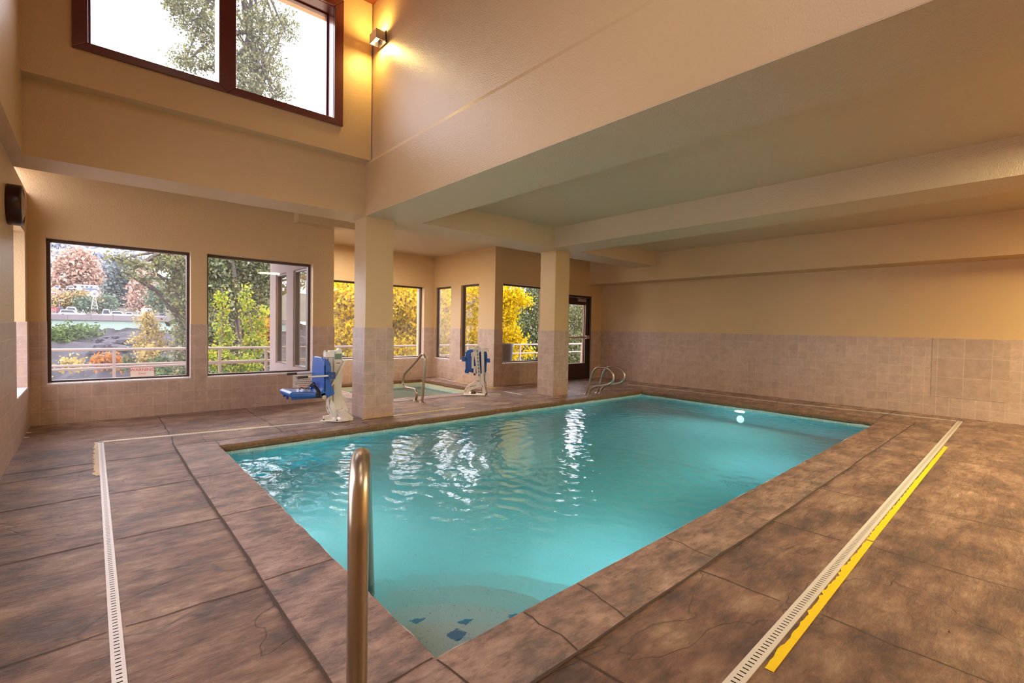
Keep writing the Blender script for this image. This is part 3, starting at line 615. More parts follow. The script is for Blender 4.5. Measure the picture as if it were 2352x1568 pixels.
# coping joints
def cjt(*a):
    m=MB(); strip(m,*a); m.build('coping_joint',M['joint'],pool)
for y in (2.50,3.51,4.49): cjt((0.625,y,0),(0.958,y,0),0.007,0.0055,0.004,0.05)
cjt((0.625,1.49,0),(0.958,1.505,0),0.009,0.0055,0.003,0.05); cjt((0.97,1.49,0),(0.99,1.17,0),0.009,0.0055,0.003,0.05)
for x in (1.43,1.78,2.61,3.4,4.3,5.2,6.1,7.0,7.9): cjt((x,1.50+0.018*(x-1)-0.005,0),(x-0.03,1.18+0.014*(x-1),0),0.005,0.0055,0.008,0.05)
for x in (0.975,1.75,2.6,3.5,4.4,5.3,6.2,7.1,8.0): cjt((x,5.57+0.008*x,0),(x,5.80+0.01*x,0),0.008,0.0055,0.003,0.05)
for y in (2.4,3.2,4.0,4.8): cjt((8.51,y,0),(8.80,y,0),0.008,0.0055,0.003,0.05)
def ejt(*a):
    m=MB(); strip(m,*a); m.build('expansion_joint',M['joint'],pool)
ejt(OA,OD,0.013,0.006,0.003,0.2); ejt(OD,OC,0.012,0.006,0.003,0.2); ejt(OC,OB,0.012,0.006,0.003,0.1); ejt(OA,OB,0.010,0.006,0.003,0.1)
# faint NO DIVING mark on the pool floor
q=under(1706,1114,-1.16); zq=-0.95-0.35*(q.x-0.95)/7.58+0.004
M['faint']=simple('faded floor marking',(0.36,0.42,0.40),0.8)
dm=empty('no_diving_mark',(q.x,q.y,zq),0); dm.parent=pool; dm.rotation_euler=(0,0.046,-0.62)
mb=MB(); n=40; ri,ro=0.15,0.175
mb.add([(r_*math.cos(2*PI*k/n),r_*math.sin(2*PI*k/n),0) for k in range(n) for r_ in (ri,ro)],[(2*k,2*k+1,(2*k+3)%(2*n),(2*k+2)%(2*n)) for k in range(n)])
mb.bar((-0.11,0.11,0),(0.11,-0.11,0),0.02,0.001).bar((-0.07,-0.05,0),(0.05,0.07,0),0.03,0.001); mb.build('mark_ring',M['faint'],dm)
text('NO',0.13,(-0.02,-0.27,0.001),(0,0,0),M['faint'],'mark_lettering',dm); text('DIVING',0.13,(0.0,-0.42,0.001),(0,0,0),M['faint'],'mark_lettering',dm)
# ------------------------------------------------------------------ spa in the nook
spa=empty('hot_tub',(0,0,0),label='sunken square spa pool in the window nook with pale green walls',cat='hot tub')
a=[Vector((SX0,SY1,0)),Vector((SX1,SY1,0)),Vector((SX1,SY0,0)),Vector((SX0,SY0,0))]
b=[Vector((SX0-0.3,SY1+0.3,0)),Vector((SX1+0.3,SY1+0.3,0)),Vector((SX1+0.3,SY0-0.3,0)),Vector((SX0-0.3,SY0-0.3,0))]
ring(a,b,0,0.004,'coping',M['coping'],spa); face(a,-0.07,0.004,M['lip'],'coping_edge',spa,0,0.008)
mb=MB(); q=[Vector((SX0-0.01,SY1+0.01,0)),Vector((SX1+0.01,SY1+0.01,0)),Vector((SX1+0.01,SY0-0.01,0)),Vector((SX0-0.01,SY0-0.01,0))]
for i in range(4):
    u,v=q[i],q[(i+1)%4]; mb.add([(*u[:2],-0.07),(*v[:2],-0.07),(*v[:2],-1.0),(*u[:2],-1.0)],[(0,1,2,3)])
mb.add([(*p[:2],-1.0) for p in q],[(0,1,2,3)]); mb.build('basin',M['spatile'],spa)
mb=MB(); mb.slab((SX0,SX1),(SY0,SY1),[(SX0+0.45,SX1-0.45,SY0+0.45,SY1-0.45)],-1.0,-0.50,2).build('bench',M['plaster'],spa)
MB().prism([(p.x,p.y) for p in a],2,-0.999,-0.19).build('water',M['spawater'],spa)
MB().slab((SX0-0.008,SX1+0.008),(-0.185,-0.14),[],SY1+0.004,SY1-0.002,1).build('waterline_tile',M['pooltile'],spa)
MB().slab((SY0,SY1),(-0.185,-0.14),[],SX1+0.004,SX1-0.002,0).build('waterline_tile',M['pooltileX'],spa)
# ------------------------------------------------------------------ trench drains
def trench(p,q,wd,label,pitch=0.0254):
    p=Vector((*p,0)); q=Vector((*q,0)); L_=(q-p).length; e=empty('trench_drain',p,math.atan2(q.y-p.y,q.x-p.x),label,'drain','slotted drain channels around the pool')
    n=int(L_/pitch); vs=[]; fs=[]; z=0.0035; h=wd/2; s0=h*0.42
    mb=MB(); mb.add([(0,-h,z),(L_,-h,z),(L_,-s0,z),(0,-s0,z)],[(0,1,2,3)]); mb.add([(0,s0,z),(L_,s0,z),(L_,h,z),(0,h,z)],[(0,1,2,3)])
    g=pitch*0.26
    for i in range(n+1):
        x0=max(0,i*pitch-pitch/2+g/2); x1=min(L_,i*pitch+pitch/2-g/2)
        if x1>x0: mb.add([(x0,-s0,z),(x1,-s0,z),(x1,s0,z),(x0,s0,z)],[(0,1,2,3)])
    mb.add([(0,-h,0),(L_,-h,0),(L_,-h,z),(0,-h,z)],[(0,1,2,3)]); mb.add([(0,h,0),(L_,h,0),(L_,h,z),(0,h,z)],[(0,1,2,3)])
    mb.build('slotted_cover',M['drain'],e); MB().add([(0,-s0,0.0008),(L_,-s0,0.0008),(L_,s0,0.0008),(0,s0,0.0008)],[(0,1,2,3)]).build('channel',M['drainslot'],e)
    return e
trench((0.068,6.45),(0.068,-1.5),0.042,'slotted white drain channel running down the left deck toward the windows')
trench((0.045,6.43),(2.28,6.17),0.045,'slotted white drain channel from the left deck corner to the chair lift')
trench((9.60,0.89),(-0.3,0.672),0.056,'slotted white drain channel along the near deck beside the bright yellow stripe')
trench((9.315,6.52),(9.315,3.3),0.045,'slotted white drain channel along the foot of the long tiled right wall')
trench((9.315,3.28),(9.60,0.93),0.045,'slotted white drain channel length nearest the camera along the right wall')
trench((6.33,9.9),(6.05,6.56),0.045,'slotted white drain channel beside the spa behind the folded lift')
def stripe(p,q,wd,label,mat,rag=0.008,gap=0.0):
    p=Vector((*p,0)); q=Vector((*q,0)); L_=(q-p).length; n=int(L_/0.03); d=(q-p)/L_; s=Vector((-d.y,d.x,0)); mb=MB()
    lo=[-wd/2+(-abs(random.gauss(0,rag)) if random.random()<0.5 else abs(random.gauss(0,rag*0.6))) for _ in range(n+1)]
    P=[p.lerp(q,i/n) for i in range(n+1)]
    for i in range(n):
        if random.random()<gap: continue
        mb.add([P[i]+s*lo[i],P[i+1]+s*lo[i+1],P[i+1]+s*wd/2,P[i]+s*wd/2],[(0,1,2,3)])
    mb.v=[(v[0],v[1],0.0022) for v in mb.v]
    o=mb.build('paint_stripe',mat); return tag(o,label,'floor stripe','painted stripes beside the drains')
M['ypaint']=simple('yellow floor paint',(0.74,0.52,0.008),rough=0.5,noise=0.12,nscale=30)
M['yworn']=simple('worn pale yellow paint',(0.60,0.42,0.20),rough=0.6,noise=0.35,nscale=40)
stripe((7.25,0.815-0.035),(3.55,0.705),0.034,'bright yellow painted stripe along the near drain, far half',M['ypaint'],0.004)
stripe((3.53,0.703),(1.88,0.662),0.034,'bright yellow painted stripe along the near drain, close half with ragged edge',M['ypaint'],0.005)
stripe((1.62,6.275+0.02),(0.05,6.455+0.012),0.022,'thin yellow stripe on the wall side of the back drain',M['ypaint'],0.002)
stripe((0.030,6.45),(0.030,5.05),0.035,'worn pale yellow stripe beside the left drain corner',M['yworn'],0.009)
stripe((2.70,6.055),(4.35,6.03),0.04,'dull yellow stripe past the foot of the first column',M['ypaint'],0.004)
stripe((6.37,9.3),(6.26,7.6),0.05,'yellow stripe along the drain between spa and nook wall',M['ypaint'],0.005)
# ------------------------------------------------------------------ handrail in the foreground and grab rails
def rail(name,pts,r,label,group=None,loc=None,flange=None,n=8,plane=None):
    e=empty(name,loc or (0,0,0),0,label,'handrail',group)
    MB().tube(smooth_path(pts,n),r,20).build('tube',M['steel'],e)
    for f in flange or []:
        MB().lathe([(r*1.05,0.03),(r*1.3,0.022),(r*2.1,0.012),(r*2.2,0.0)],f,2,24).build('floor_flange',M['steel'],e)
    return e
D=Vector((0.4403,0.898,0)); b0=Vector((0.468,1.065,0))
def hp(s,z): return b0+D*s+Vector((0,0,z))
rail('pool_handrail',[hp(0.0,0.0),hp(0.0,0.25),hp(0,0.5),hp(0.0,0.72),hp(0.0,0.80),hp(0.022,0.868),hp(0.075,0.905),hp(0.14,0.905),hp(0.20,0.872),hp(0.42,0.70),hp(0.8,0.40),hp(1.20,0.08),hp(1.42,-0.10),hp(1.5,-0.18),hp(1.52,-0.5)],0.0241,'thick steel handrail in the foreground running down into the near corner of the pool',flange=[tuple(b0)],n=8)
gp=[(5.92,0.0),(5.86,0.20),(5.805,0.37),(5.756,0.455),(5.70,0.515),(5.63,0.54),(5.54,0.545),(5.445,0.54),(5.36,0.51),(5.305,0.45),(5.29,0.38),(5.31,0.31),(5.36,0.265),(5.44,0.235),(5.56,0.205),(5.68,0.178),(5.76,0.145),(5.81,0.10),(5.835,0.05),(5.84,0.0)]
for dx,lab in ((7.13,'curved steel grab rail at the pool edge nearer the square column'),(7.465,'curved steel grab rail at the pool edge farther from the column, toward the right wall')):
    rail('grab_rail',[(0,y-5.8,z) for y,z in gp],0.019,lab,'pair of looped grab rails at the pool ladder',(dx,5.8,0),[(0,5.92-5.8,0),(0,5.84-5.8,0)],n=5)
sp=[(7.02,0.0),(6.99,0.10),(7.0,0.16),(7.06,0.19),(7.2,0.19),(7.36,0.19),(7.44,0.215),(7.465,0.28),(7.44,0.37),(7.38,0.44),(7.1,0.615),(6.9,0.75),(6.84,0.785),(6.79,0.785),(6.752,0.745),(6.742,0.68),(6.76,0.45),(6.79,0.2),(6.815,0.0)]
rail('spa_handrail',[(0,y-6.9,z) for y,z in sp],0.022,'bent steel handrail beside the spa in front of the nook windows',None,(4.06,6.9,0),[(0,7.02-6.9,0),(0,6.815-6.9,0)],n=5)
# ------------------------------------------------------------------ pool lifts
l1=empty('pool_lift',(2.4,6.2,0),0,'pool lift chair with open blue seat and cream mast in front of the first column','pool lift')
def X(x): return x-2.4
ya,yb=-0.21,0.21
def shell(poly_out, y0,y1): return poly_out
# seat with raised rim
mb=MB(); mb.prism([(X(1.77),0.425),(X(1.80),0.435),(X(2.14),0.405),(X(2.19),0.42),(X(2.22),0.37),(X(2.16),0.345),(X(1.80),0.365),(X(1.77),0.385)],1,ya,yb)
mb.build('seat',M['bluepl'],l1,bevel=0.018,seg=3)
mb=MB(); mb.box((X(1.80),ya+0.03,0.335),(X(2.17),ya+0.055,0.37)).box((X(1.80),yb-0.055,0.335),(X(2.17),yb-0.03,0.37)).box((X(1.79),-0.012,0.325),(X(1.815),0.012,0.37)); mb.build('seat_rib',M['blued'],l1,bevel=0.003)
# backrest: rounded top corners seen from the front, slightly dished
mb=MB(); prof=[(ya,0.40),(ya,0.74),(ya+0.02,0.79),(ya+0.055,0.825),(ya+0.10,0.838),(yb-0.10,0.838),(yb-0.055,0.825),(yb-0.02,0.79),(yb,0.74),(yb,0.40)]
mb.prism(prof,0,X(2.165),X(2.20)); mb.build('backrest',M['bluepl'],l1,bevel=0.012,seg=3)
for s_ in (ya,yb-0.03):
    MB().prism([(X(2.17),0.835),(X(2.215),0.82),(X(2.25),0.76),(X(2.262),0.70),(X(2.25),0.56),(X(2.262),0.50),(X(2.31),0.375),(X(2.20),0.325),(X(2.15),0.33),(X(2.12),0.40),(X(2.16),0.45)],1,s_,s_+0.03).build('side_wing',M['bluepl'],l1,bevel=0.008)
MB().tube([(X(2.17),ya-0.012,0.345),(X(2.17),ya+0.02,0.345)],0.026,20).build('pivot_boss',M['alum'],l1)
MB().box((X(2.21),ya-0.05,0.57),(X(2.295),ya-0.005,0.655)).build('arm_bracket',M['blued'],l1,bevel=0.004)
MB().box((X(2.21),yb+0.005,0.57),(X(2.295),yb+0.05,0.655)).build('arm_bracket',M['blued'],l1,bevel=0.004)
MB().lathe([(0.0,-0.006),(0.006,-0.004),(0.008,0.0)],(X(2.255),ya-0.05,0.612),1,12).build('bolt',M['alum'],l1)
for y,x0 in ((ya-0.03,1.855),(yb+0.03,1.875)):
    a_=MB().tube([(X(x0+0.10),y,0.612),(X(2.21),y,0.612)],0.0115,14).build('armrest',M['cream'],l1)
    MB().tube([(X(x0-0.01),y,0.607),(X(x0),y,0.609),(X(x0+0.11),y,0.612)],[0.013,0.0165,0.0155],14).build('grip',M['grip'],a_)
# seat belt lying on the seat
mb=MB(); 
def strap(pts,wd,th=0.004,up=(0,1,0)):
    P=smooth_path(pts,5); vs=[]; u=Vector(up)
    for p in P: vs+=[p-u*wd/2,p+u*wd/2]
    mb.add(vs,[(2*i,2*i+1,2*i+3,2*i+2) for i in range(len(P)-1)],True)
strap([(X(1.94),0.0,0.43),(X(1.965),0.0,0.465),(X(2.0),0.0,0.44),(X(2.04),0.0,0.45),(X(2.07),0.02,0.485),(X(2.10),0.02,0.45)],0.05)
strap([(X(2.03),-0.06,0.44),(X(2.06),-0.04,0.49),(X(2.09),-0.02,0.50),(X(2.12),0.02,0.52),(X(2.15),0.05,0.48)],0.05)
strap([(X(2.09),-0.05,0.49),(X(2.11),-0.12,0.45),(X(2.105),-0.20,0.425),(X(2.10),-0.222,0.40),(X(2.10),-0.222,0.345)],0.05,up=(1,0,0))
o=mb.build('seat_belt',M['black'],l1); md=o.modifiers.new('s','SOLIDIFY'); md.thickness=0.004
# mast
MB().box((X(2.357),-0.045,0.14),(X(2.462),0.03,0.885)).build('mast',M['cream'],l1,bevel=0.006)
MB().box((X(2.30),-0.02,0.12),(X(2.345),0.02,0.86)).build('rear_tube',M['cream'],l1,bevel=0.004)
mb=MB(); mb.prism([(X(2.462),0.86),(X(2.488),0.80),(X(2.488),0.74),(X(2.474),0.70),(X(2.466),0.40),(X(2.50),0.28),(X(2.565),0.13),(X(2.575),0.05),(X(2.53),0.03),(X(2.50),0.12),(X(2.455),0.20)],1,0.0,0.02); mb.build('side_plate',M['white'],l1,bevel=0.003)
mb=MB(); mb.prism([(X(2.315),0.30),(X(2.355),0.24),(X(2.40),0.13),(X(2.39),0.05),(X(2.36),0.05),(X(2.30),0.20)],1,-0.055,-0.04); mb.build('side_plate',M['white'],l1,bevel=0.003)
MB().bar((X(2.487),-0.06,0.775),(X(2.318),-0.06,0.47),0.02,0.05,(0,1,0)).build('lift_link',M['cream'],l1,bevel=0.003)
mb=MB(); mb.box((X(2.245),-0.05,0.83),(X(2.36),0.03,0.895)).tube([(X(2.25),-0.01,0.89),(X(2.25),-0.01,0.915)],0.014,12).box((X(2.30),-0.04,0.895),(X(2.43),0.03,0.915)).prism([(X(2.39),0.885),(X(2.425),0.945),(X(2.452),0.94),(X(2.475),0.87)],1,-0.03,0.03).tube([(X(2.46),-0.01,0.85),(X(2.505),-0.01,0.85)],0.012,10); mb.build('lift_head',M['white'],l1,bevel=0.003)
MB().box((X(2.365),-0.047,0.80),(X(2.455),-0.0455,0.872)).build('decal',simple('green decal',(0.16,0.25,0.20),0.5),l1)
MB().box((X(2.385),-0.047,0.745),(X(2.435),-0.0455,0.757)).build('decal',M['ink'],l1)
mb=MB(); mb.tube([(X(2.28),-0.03,0.33),(X(2.285),-0.03,0.20)],0.02,12).tube([(X(2.285),-0.03,0.22),(X(2.35),-0.03,0.05)],0.012,12); mb.build('actuator',M['white'],l1)
mb=MB(); mb.prism([(X(2.38),0.145),(X(2.46),0.15),(X(2.575),0.045),(X(2.575),0.0),(X(2.46),0.0)],1,-0.15,-0.03); bx=mb.build('battery_box',M['cream'],l1,bevel=0.004)
d0=Vector((X(2.46),-0.152,0.0)); 
mb=MB(); mb.add([(X(2.40),-0.148,0.1425),(X(2.455),-0.148,0.151),(X(2.565),-0.148,0.05),(X(2.49),-0.148,0.05)],[(0,1,2,3)])
# label lies on the sloping lid of the box
mb=MB(); mb.add([(X(2.465),-0.14,0.148),(X(2.465),-0.04,0.148),(X(2.57),-0.04,0.052),(X(2.57),-0.14,0.052)],[(0,1,2,3)]); mb.build('warning_label',M['paper'],bx)
mb=MB(); mb.add([(X(2.467),-0.14,0.1475),(X(2.467),-0.118,0.1475),(X(2.572),-0.118,0.0525),(X(2.572),-0.14,0.0525)],[(0,1,2,3)]); mb.build('warning_band',M['redink'],bx)
mb=MB(); mb.prism([(-0.20,0.02),(-0.03,-0.17),(0.10,-0.18),(0.24,-0.02),(0.20,0.10),(-0.05,0.14)],2,0.0045,0.016); mb.build('base_plate',M['cream'],l1,bevel=0.003)
for bx_,by_ in ((-0.15,0.01),(-0.03,-0.13),(0.12,-0.14),(0.19,-0.01)): MB().lathe([(0,0.030),(0.010,0.030),(0.012,0.016)],(bx_,by_,0),2,6).build('anchor_bolt',M['brownm'],l1)
mb=MB(); mb.tube([(-0.14,0.06,0.04),(-0.02,0.06,0.045)],0.022,12).bar((X(2.40),-0.02,0.02),(X(2.36),-0.02,0.16),0.03,0.03); mb.build('base_strut',M['cream'],l1)
MB().tube(smooth_path([(X(2.27),-0.04,0.26),(X(2.262),-0.045,0.18),(X(2.29),-0.05,0.11),(X(2.335),-0.05,0.07)],5),0.004,8).build('cable',M['white'],l1)
# second lift, folded
l2=empty('pool_lift',(5.39,7.12,0),-math.atan2(0.66,0.75),'folded pool lift with blue chair back seen from behind, standing beside the spa','pool lift')
def c2(u,v): return ((900+u/9.046-1093)/127.0,(908.5-780-v/9.046)/123.0)
def pl2(poly,y0,y1,name,mat,bevel=0.004,seg=2,parent=None): 
    mb=MB(); mb.prism([c2(*p) for p in poly],1,y0,y1); return mb.build(name,mat,parent or l2,bevel=bevel,seg=seg)
pl2([(1495,370),(1500,300),(1530,260),(1590,235),(1880,235),(1935,262),(1965,310),(1972,380),(1955,640),(1960,700),(1900,745),(1700,745),(1580,705),(1575,745),(1500,740),(1480,700),(1500,640)],0.10,0.16,'backrest',M['bluepl'],0.015,3)
pl2([(1540,330),(1590,290),(1660,290),(1660,700),(1570,690),(1545,600)],0.088,0.10,'back_panel',M['bluepl'],0.006)
pl2([(1805,260),(1835,255),(1875,700),(1840,715)],0.085,0.10,'back_rib',M['blued'],0.003)
pl2([(1425,395),(1500,385),(1505,490),(1425,490)],0.06,0.13,'arm_bracket',M['bluepl']); pl2([(1955,415),(2030,425),(2035,505),(1955,500)],0.06,0.13,'arm_bracket',M['bluepl'])
for u,v in ((1515,440),(1525,665),(1940,455)): 
    x_,z_=c2(u,v); MB().lathe([(0,-0.012),(0.010,-0.010),(0.014,0)],(x_,0.088,z_),1,12).build('bolt',M['blued'],l2)
pl2([(1490,1100),(1500,1065),(1545,1000),(1690,910),(1755,830),(1765,760),(1730,500),(1675,250),(1690,190),(1720,155),(1755,145),(1800,155),(1835,200),(1850,250),(1800,300),(1835,700),(1850,880),(1880,930),(1895,945),(1880,990),(1760,1030),(1640,1085),(1600,1110),(1590,1155),(1500,1155)],-0.03,0.03,'mast',M['cream'],0.006)
mst=l2.children[-1]
for k in range(8):
    u=1762+k*6.6; v=262+k*71
    pl2([(u-18,v-28),(u+20,v-28),(u+24,v+28),(u-14,v+28)],-0.0315,-0.030,'pictogram',simple('pictogram sticker',(0.35,0.42,0.48),0.5) if k==0 else bpy.data.materials['pictogram sticker'],0)
    pl2([(u-8,v+14),(u+2,v-18),(u+12,v-2),(u+8,v+16)],-0.0325,-0.0315,'pictogram_figure',M['ink'],0)
pl2([(1735,865),(1800,880),(1835,850),(1822,868),(1800,900),(1780,885)],-0.0315,-0.030,'emblem',M['ink'],0)
pl2([(1620,1000),(1650,990),(1700,980),(1750,968),(1752,978),(1700,992),(1650,1003),(1622,1008)],-0.0315,-0.030,'emblem',M['ink'],0)
for u,v in ((1753,180),(1700,248),(1527,1092),(1685,1058),(1572,1025)): 
    x_,z_=c2(u,v); MB().lathe([(0,-0.012),(0.012,-0.010),(0.016,0)],(x_,-0.03,z_),1,12).build('bolt',M['alum'],l2)
x0,z0=c2(1872,190); x1,z1=c2(1922,1150)
MB().bar((x0,-0.06,z0),(x1,-0.06,z1),0.03,0.052,(1,0,0)).build('rear_post',M['cream'],l2,bevel=0.004)
pl2([(1880,192),(2010,200),(2010,262),(1885,268)],-0.10,-0.03,'top_handle',M['cream']); pl2([(1925,196),(1980,197),(1980,208),(1925,208)],-0.103,-0.10,'orange_mark',M['orangeink'],0)
pl2([(1625,305),(1700,280),(1712,300),(1720,360),(1712,400),(1690,380),(1690,630),(1642,625),(1640,375),(1625,370)],0.03,0.06,'seat_bracket',M['cream'])
pl2([(1690,580),(1735,580),(1735,770),(1690,765)],-0.02,0.02,'actuator',M['cream']); pl2([(1692,725),(1733,725),(1733,768),(1692,766)],-0.025,0.025,'actuator_cap',M['brownm'],0.002)
pl2([(1940,705),(1985,695),(2015,715),(2018,850),(1990,868),(1940,865)],-0.09,-0.01,'control_box',M['cream'],0.008)
pl2([(1930,715),(1945,715),(1945,880),(1930,880)],-0.095,-0.02,'control_box_edge',M['brownm'],0.002)
x0,z0=c2(1915,520); x1,z1=c2(1915,700); MB().tube([(x0,-0.09,z0),(x1,-0.09,z1)],0.006,8).build('cable',M['alum'],l2)
mb=MB()
for pts in ([(1945,880),(1950,1000),(1990,1100),(1975,1150),(1940,1170)],[(1900,960),(1870,1040),(1885,1110)],[(1960,880),(1972,1000),(1968,1060)]):
    mb.tube(smooth_path([(c2(*p)[0],-0.08,max(0.012,c2(*p)[1])) for p in pts],5),0.004,8)
mb.build('cable',M['brownm'],l2)
mb=MB(); xa=c2(1490,0)[0]; xb=c2(1950,0)[0]; mb.box((xa,-0.20,0.0045),(xb,0.22,0.016)); mb.build('base_plate',M['cream'],l2,bevel=0.003)
mb=MB(); x0,z0=c2(1640,1110); mb.lathe([(0,0),(0.03,0.01),(0.045,0.05),(0.03,0.09),(0,0.10)],(x0,-0.05,z0-0.02),0,16).bar((x0+0.08,-0.05,z0),(x0+0.22,-0.05,z0-0.01),0.02,0.015); mb.build('hand_pedal',M['grip'],l2)
# ------------------------------------------------------------------ wall lamp, clock, notices, small floor things
lm=empty('wall_lamp',(2.725,5.63,4.775),0,'lit box shaped wall lamp high in the corner beside the tall window','wall lamp')
mb=MB(); mb.box((-0.012,-0.11,-0.07),(0,0.10,0.075)); mb.build('back_plate',M['brownm'],lm,bevel=0.002)
mb=MB(); x0,x1,y0,y1,z0,z1=-0.13,-0.014,-0.098,0.088,-0.055,0.058
for a_,b_ in (((x0,y0,z0),(x0+0.005,y1,z1)),((x0+0.005,y0,z0),(x1,y0+0.005,z1)),((x0+0.005,y1-0.005,z0),(x1,y1,z1))): mb.box(a_,b_)
mb.build('lamp_shade',simple('satin lamp box',(0.50,0.42,0.36),0.35,0.6),lm,bevel=0.001)
MB().tube([(-0.07,-0.05,0.0),(-0.07,0.045,0.0)],0.022,14).build('bulb',M['lampglow'],lm)
for nm,z_,rx in (('wall_lamp_up',0.062,PI),('wall_lamp_down',-0.06,0)):
    l=bpy.data.lights.new(nm,'AREA'); l.shape='RECTANGLE'; l.size=0.09; l.size_y=0.16; l.energy=5; l.color=(1.0,0.70,0.20)
    o=bpy.data.objects.new(nm,l); o.location=(2.725-0.072,5.625,4.775+z_); o.rotation_euler=(rx,0,0); link(o)
ck=empty('wall_clock',(XL,6.13,2.255),0,'round dark brown rimmed clock edge on at the left edge of the photo','wall clock')
MB().lathe([(0.0,0.0),(0.175,0.0),(0.178,0.01),(0.178,0.085),(0.170,0.098),(0.160,0.100),(0.156,0.090)],(0,0,0),0,56).build('rim',M['brownm'],ck)
MB().lathe([(0.157,0.086),(0.09,0.105),(0.0,0.112)],(0,0,0),0,56).build('face',M['tanpl'],ck)
nt_=empty('notice',(2.53,YB-0.014,0.35),0,'white printed notice taped to the tiles behind the blue lift chair','notice')
MB().box((-0.17,-0.0015,-0.10),(0.17,0,0.10)).build('sheet',M['paper'],nt_)
for k,(z,s_) in enumerate(((0.07,0.26),(0.045,0.24),(0.018,0.20),(-0.012,0.28),(-0.042,0.26))):
    mb=MB(); x=-s_/2
    while x<s_/2-0.01:
        wl=random.uniform(0.012,0.035); mb.box((x,-0.0022,z-0.005),(min(x+wl,s_/2),-0.0016,z+0.005)); x+=wl+0.007
    mb.build('text_line',M['ink'],nt_)
mb=MB(); x=-0.07
while x<0.07: mb.box((x,-0.0022,-0.082),(x+0.014,-0.0016,-0.066)); x+=0.019
mb.build('text_line',M['orangeink'],nt_)
# warning sign outside the first window
p0=at(298.5,842.5,8.35); p1=at(354.5,842.5,8.35); sg=empty('warning_sign',((p0.x+p1.x)/2,8.35,0.55),0,'white warning sign with red letters outside the left window','sign')
sw=(p1.x-p0.x)/2; zt=at(326,842.3,8.35).z-0.55
mb=MB(); n=6; pts=[]
for cx_,cz_,a0 in ((sw-0.02,zt-0.02,0),(-sw+0.02,zt-0.02,PI/2),(-sw+0.02,zt-0.26,PI),(sw-0.02,zt-0.26,1.5*PI)):
    pts+=[(cx_+0.02*math.cos(a0+k*PI/2/n),cz_+0.02*math.sin(a0+k*PI/2/n)) for k in range(n+1)]
mb.prism(pts,1,0.0,0.003); mb.build('panel',M['redink'],sg)
mb=MB(); mb.prism([(x*0.965,zt-0.14+(z-zt+0.14)*0.955) for x,z in pts],1,-0.001,0.0); mb.build('panel_face',M['paper'],sg)
text('WARNING',0.056,(0.0,-0.0015,zt-0.042),(PI/2,0,0),M['redink'],'lettering',sg,bold=0.0012)
text('Steep',0.042,(-0.005,-0.0015,zt-0.088),(PI/2,0,0),M['redink'],'lettering',sg,shear=0.3)
MB().box((-0.01,0.003,zt-0.9),(0.01,0.02,zt)).build('stake',M['railp'],sg)
def flat(name,pts,z,mat,label,cat,group=None):
    mb=MB(); c=sum((Vector((*p,0)) for p in pts),Vector())/len(pts)
    mb.add([(p[0],p[1],z) for p in pts]+[(c.x,c.y,z+0.006)],[(i,(i+1)%len(pts),len(pts)) for i in range(len(pts))]); o=mb.build(name,mat); return tag(o,label,cat,group)
def blob(c,rx,ry,n=9): return [(c.x+rx*math.cos(2*PI*k/n)*random.uniform(0.7,1.1),c.y+ry*math.sin(2*PI*k/n)*random.uniform(0.7,1.1)) for k in range(n)]
flat('paper_scrap',blob(atz(62,994,0),0.05,0.035),0.003,M['paper'],'larger torn white scrap on the floor in the far left corner','litter')
flat('paper_scrap',blob(atz(57,1005,0),0.04,0.03),0.003,M['paper'],'torn white scrap lying nearer the camera of the two by the left wall','litter')
flat('fallen_leaf',blob(atz(295,987,0),0.035,0.03),0.003,M['brleaf'],'brown leaf on the deck below the left window','leaf')
flat('fallen_leaf',blob(atz(1873,1358,0),0.007,0.005),0.005,M['yleaf'],'tiny yellow leaf lying on the near drain cover','leaf')
flat('fallen_leaf',blob(atz(1770,1222,0),0.007,0.004),0.003,M['yleaf'],'tiny yellow leaf by the coping joint, closer to the camera','leaf')
flat('fallen_leaf',blob(atz(1853,1164,0),0.008,0.004),0.003,M['yleaf'],'tiny yellow leaf by the coping joint, farther from the camera','leaf')
flat('red_scrap',blob(atz(2180,1452,0),0.008,0.005),0.003,M['redpet'],'tiny dark red scrap on the deck at the lower right','litter')
flat('dark_leaf',blob(atz(2205,1246,0),0.012,0.005),0.003,M['brleaf'],'small dark leaf on the right deck','leaf')
dg=atz(1135,905,0); dr=empty('floor_drain',(dg.x,dg.y,0),0,'round slotted floor drain on the deck beside the folded lift','floor drain')
MB().lathe([(0.13,0.0),(0.13,0.005),(0.10,0.006)],(0,0,0),2,28).build('rim',M['drain'],dr)
mb=MB()
for k in range(-4,5): 
    h=math.sqrt(max(0,0.1**2-(k*0.022)**2)); mb.box((-h,k*0.022-0.006,0.001),(h,k*0.022+0.006,0.005))
mb.build('grate',M['drain'],dr)
# ------------------------------------------------------------------ unseen fill lamps, added to brighten the room
def fill_fitting(loc,sx,sy,power,color,label):
    e=empty('fill_lamp',loc,0,label,'ceiling lamp','fill lamps added out of view')
    MB().box((-sx/2-0.03,-sy/2-0.03,0.0),(sx/2+0.03,sy/2+0.03,0.06)).build('housing',M['white'],e)
    o=area('fill_lamp_light',(loc[0],loc[1],loc[2]-0.012),(0,0,0),sx,sy,power,color); return e
fill_fitting((1.1,-1.6,5.29),1.2,1.2,18,WARM,'added square fill lamp over the tall bay behind the camera')
fill_fitting((1.1,0.9,5.29),1.0,1.0,8,WARM,'added square fill lamp over the tall bay above the camera')
fill_fitting((4.9,-1.9,2.985),1.2,0.6,120,(1.0,0.80,0.40),'added fill lamp in the first recess behind the camera')
fill_fitting((8.2,-1.9,2.925),1.2,0.6,120,(1.0,0.80,0.40),'added fill lamp in the second recess behind the camera')
fill_fitting((4.03,8.6,2.905),0.3,0.3,60,(1.0,0.84,0.62),'added fill lamp over the spa, hidden behind the first column')  # added to brighten the nook, kept out of view
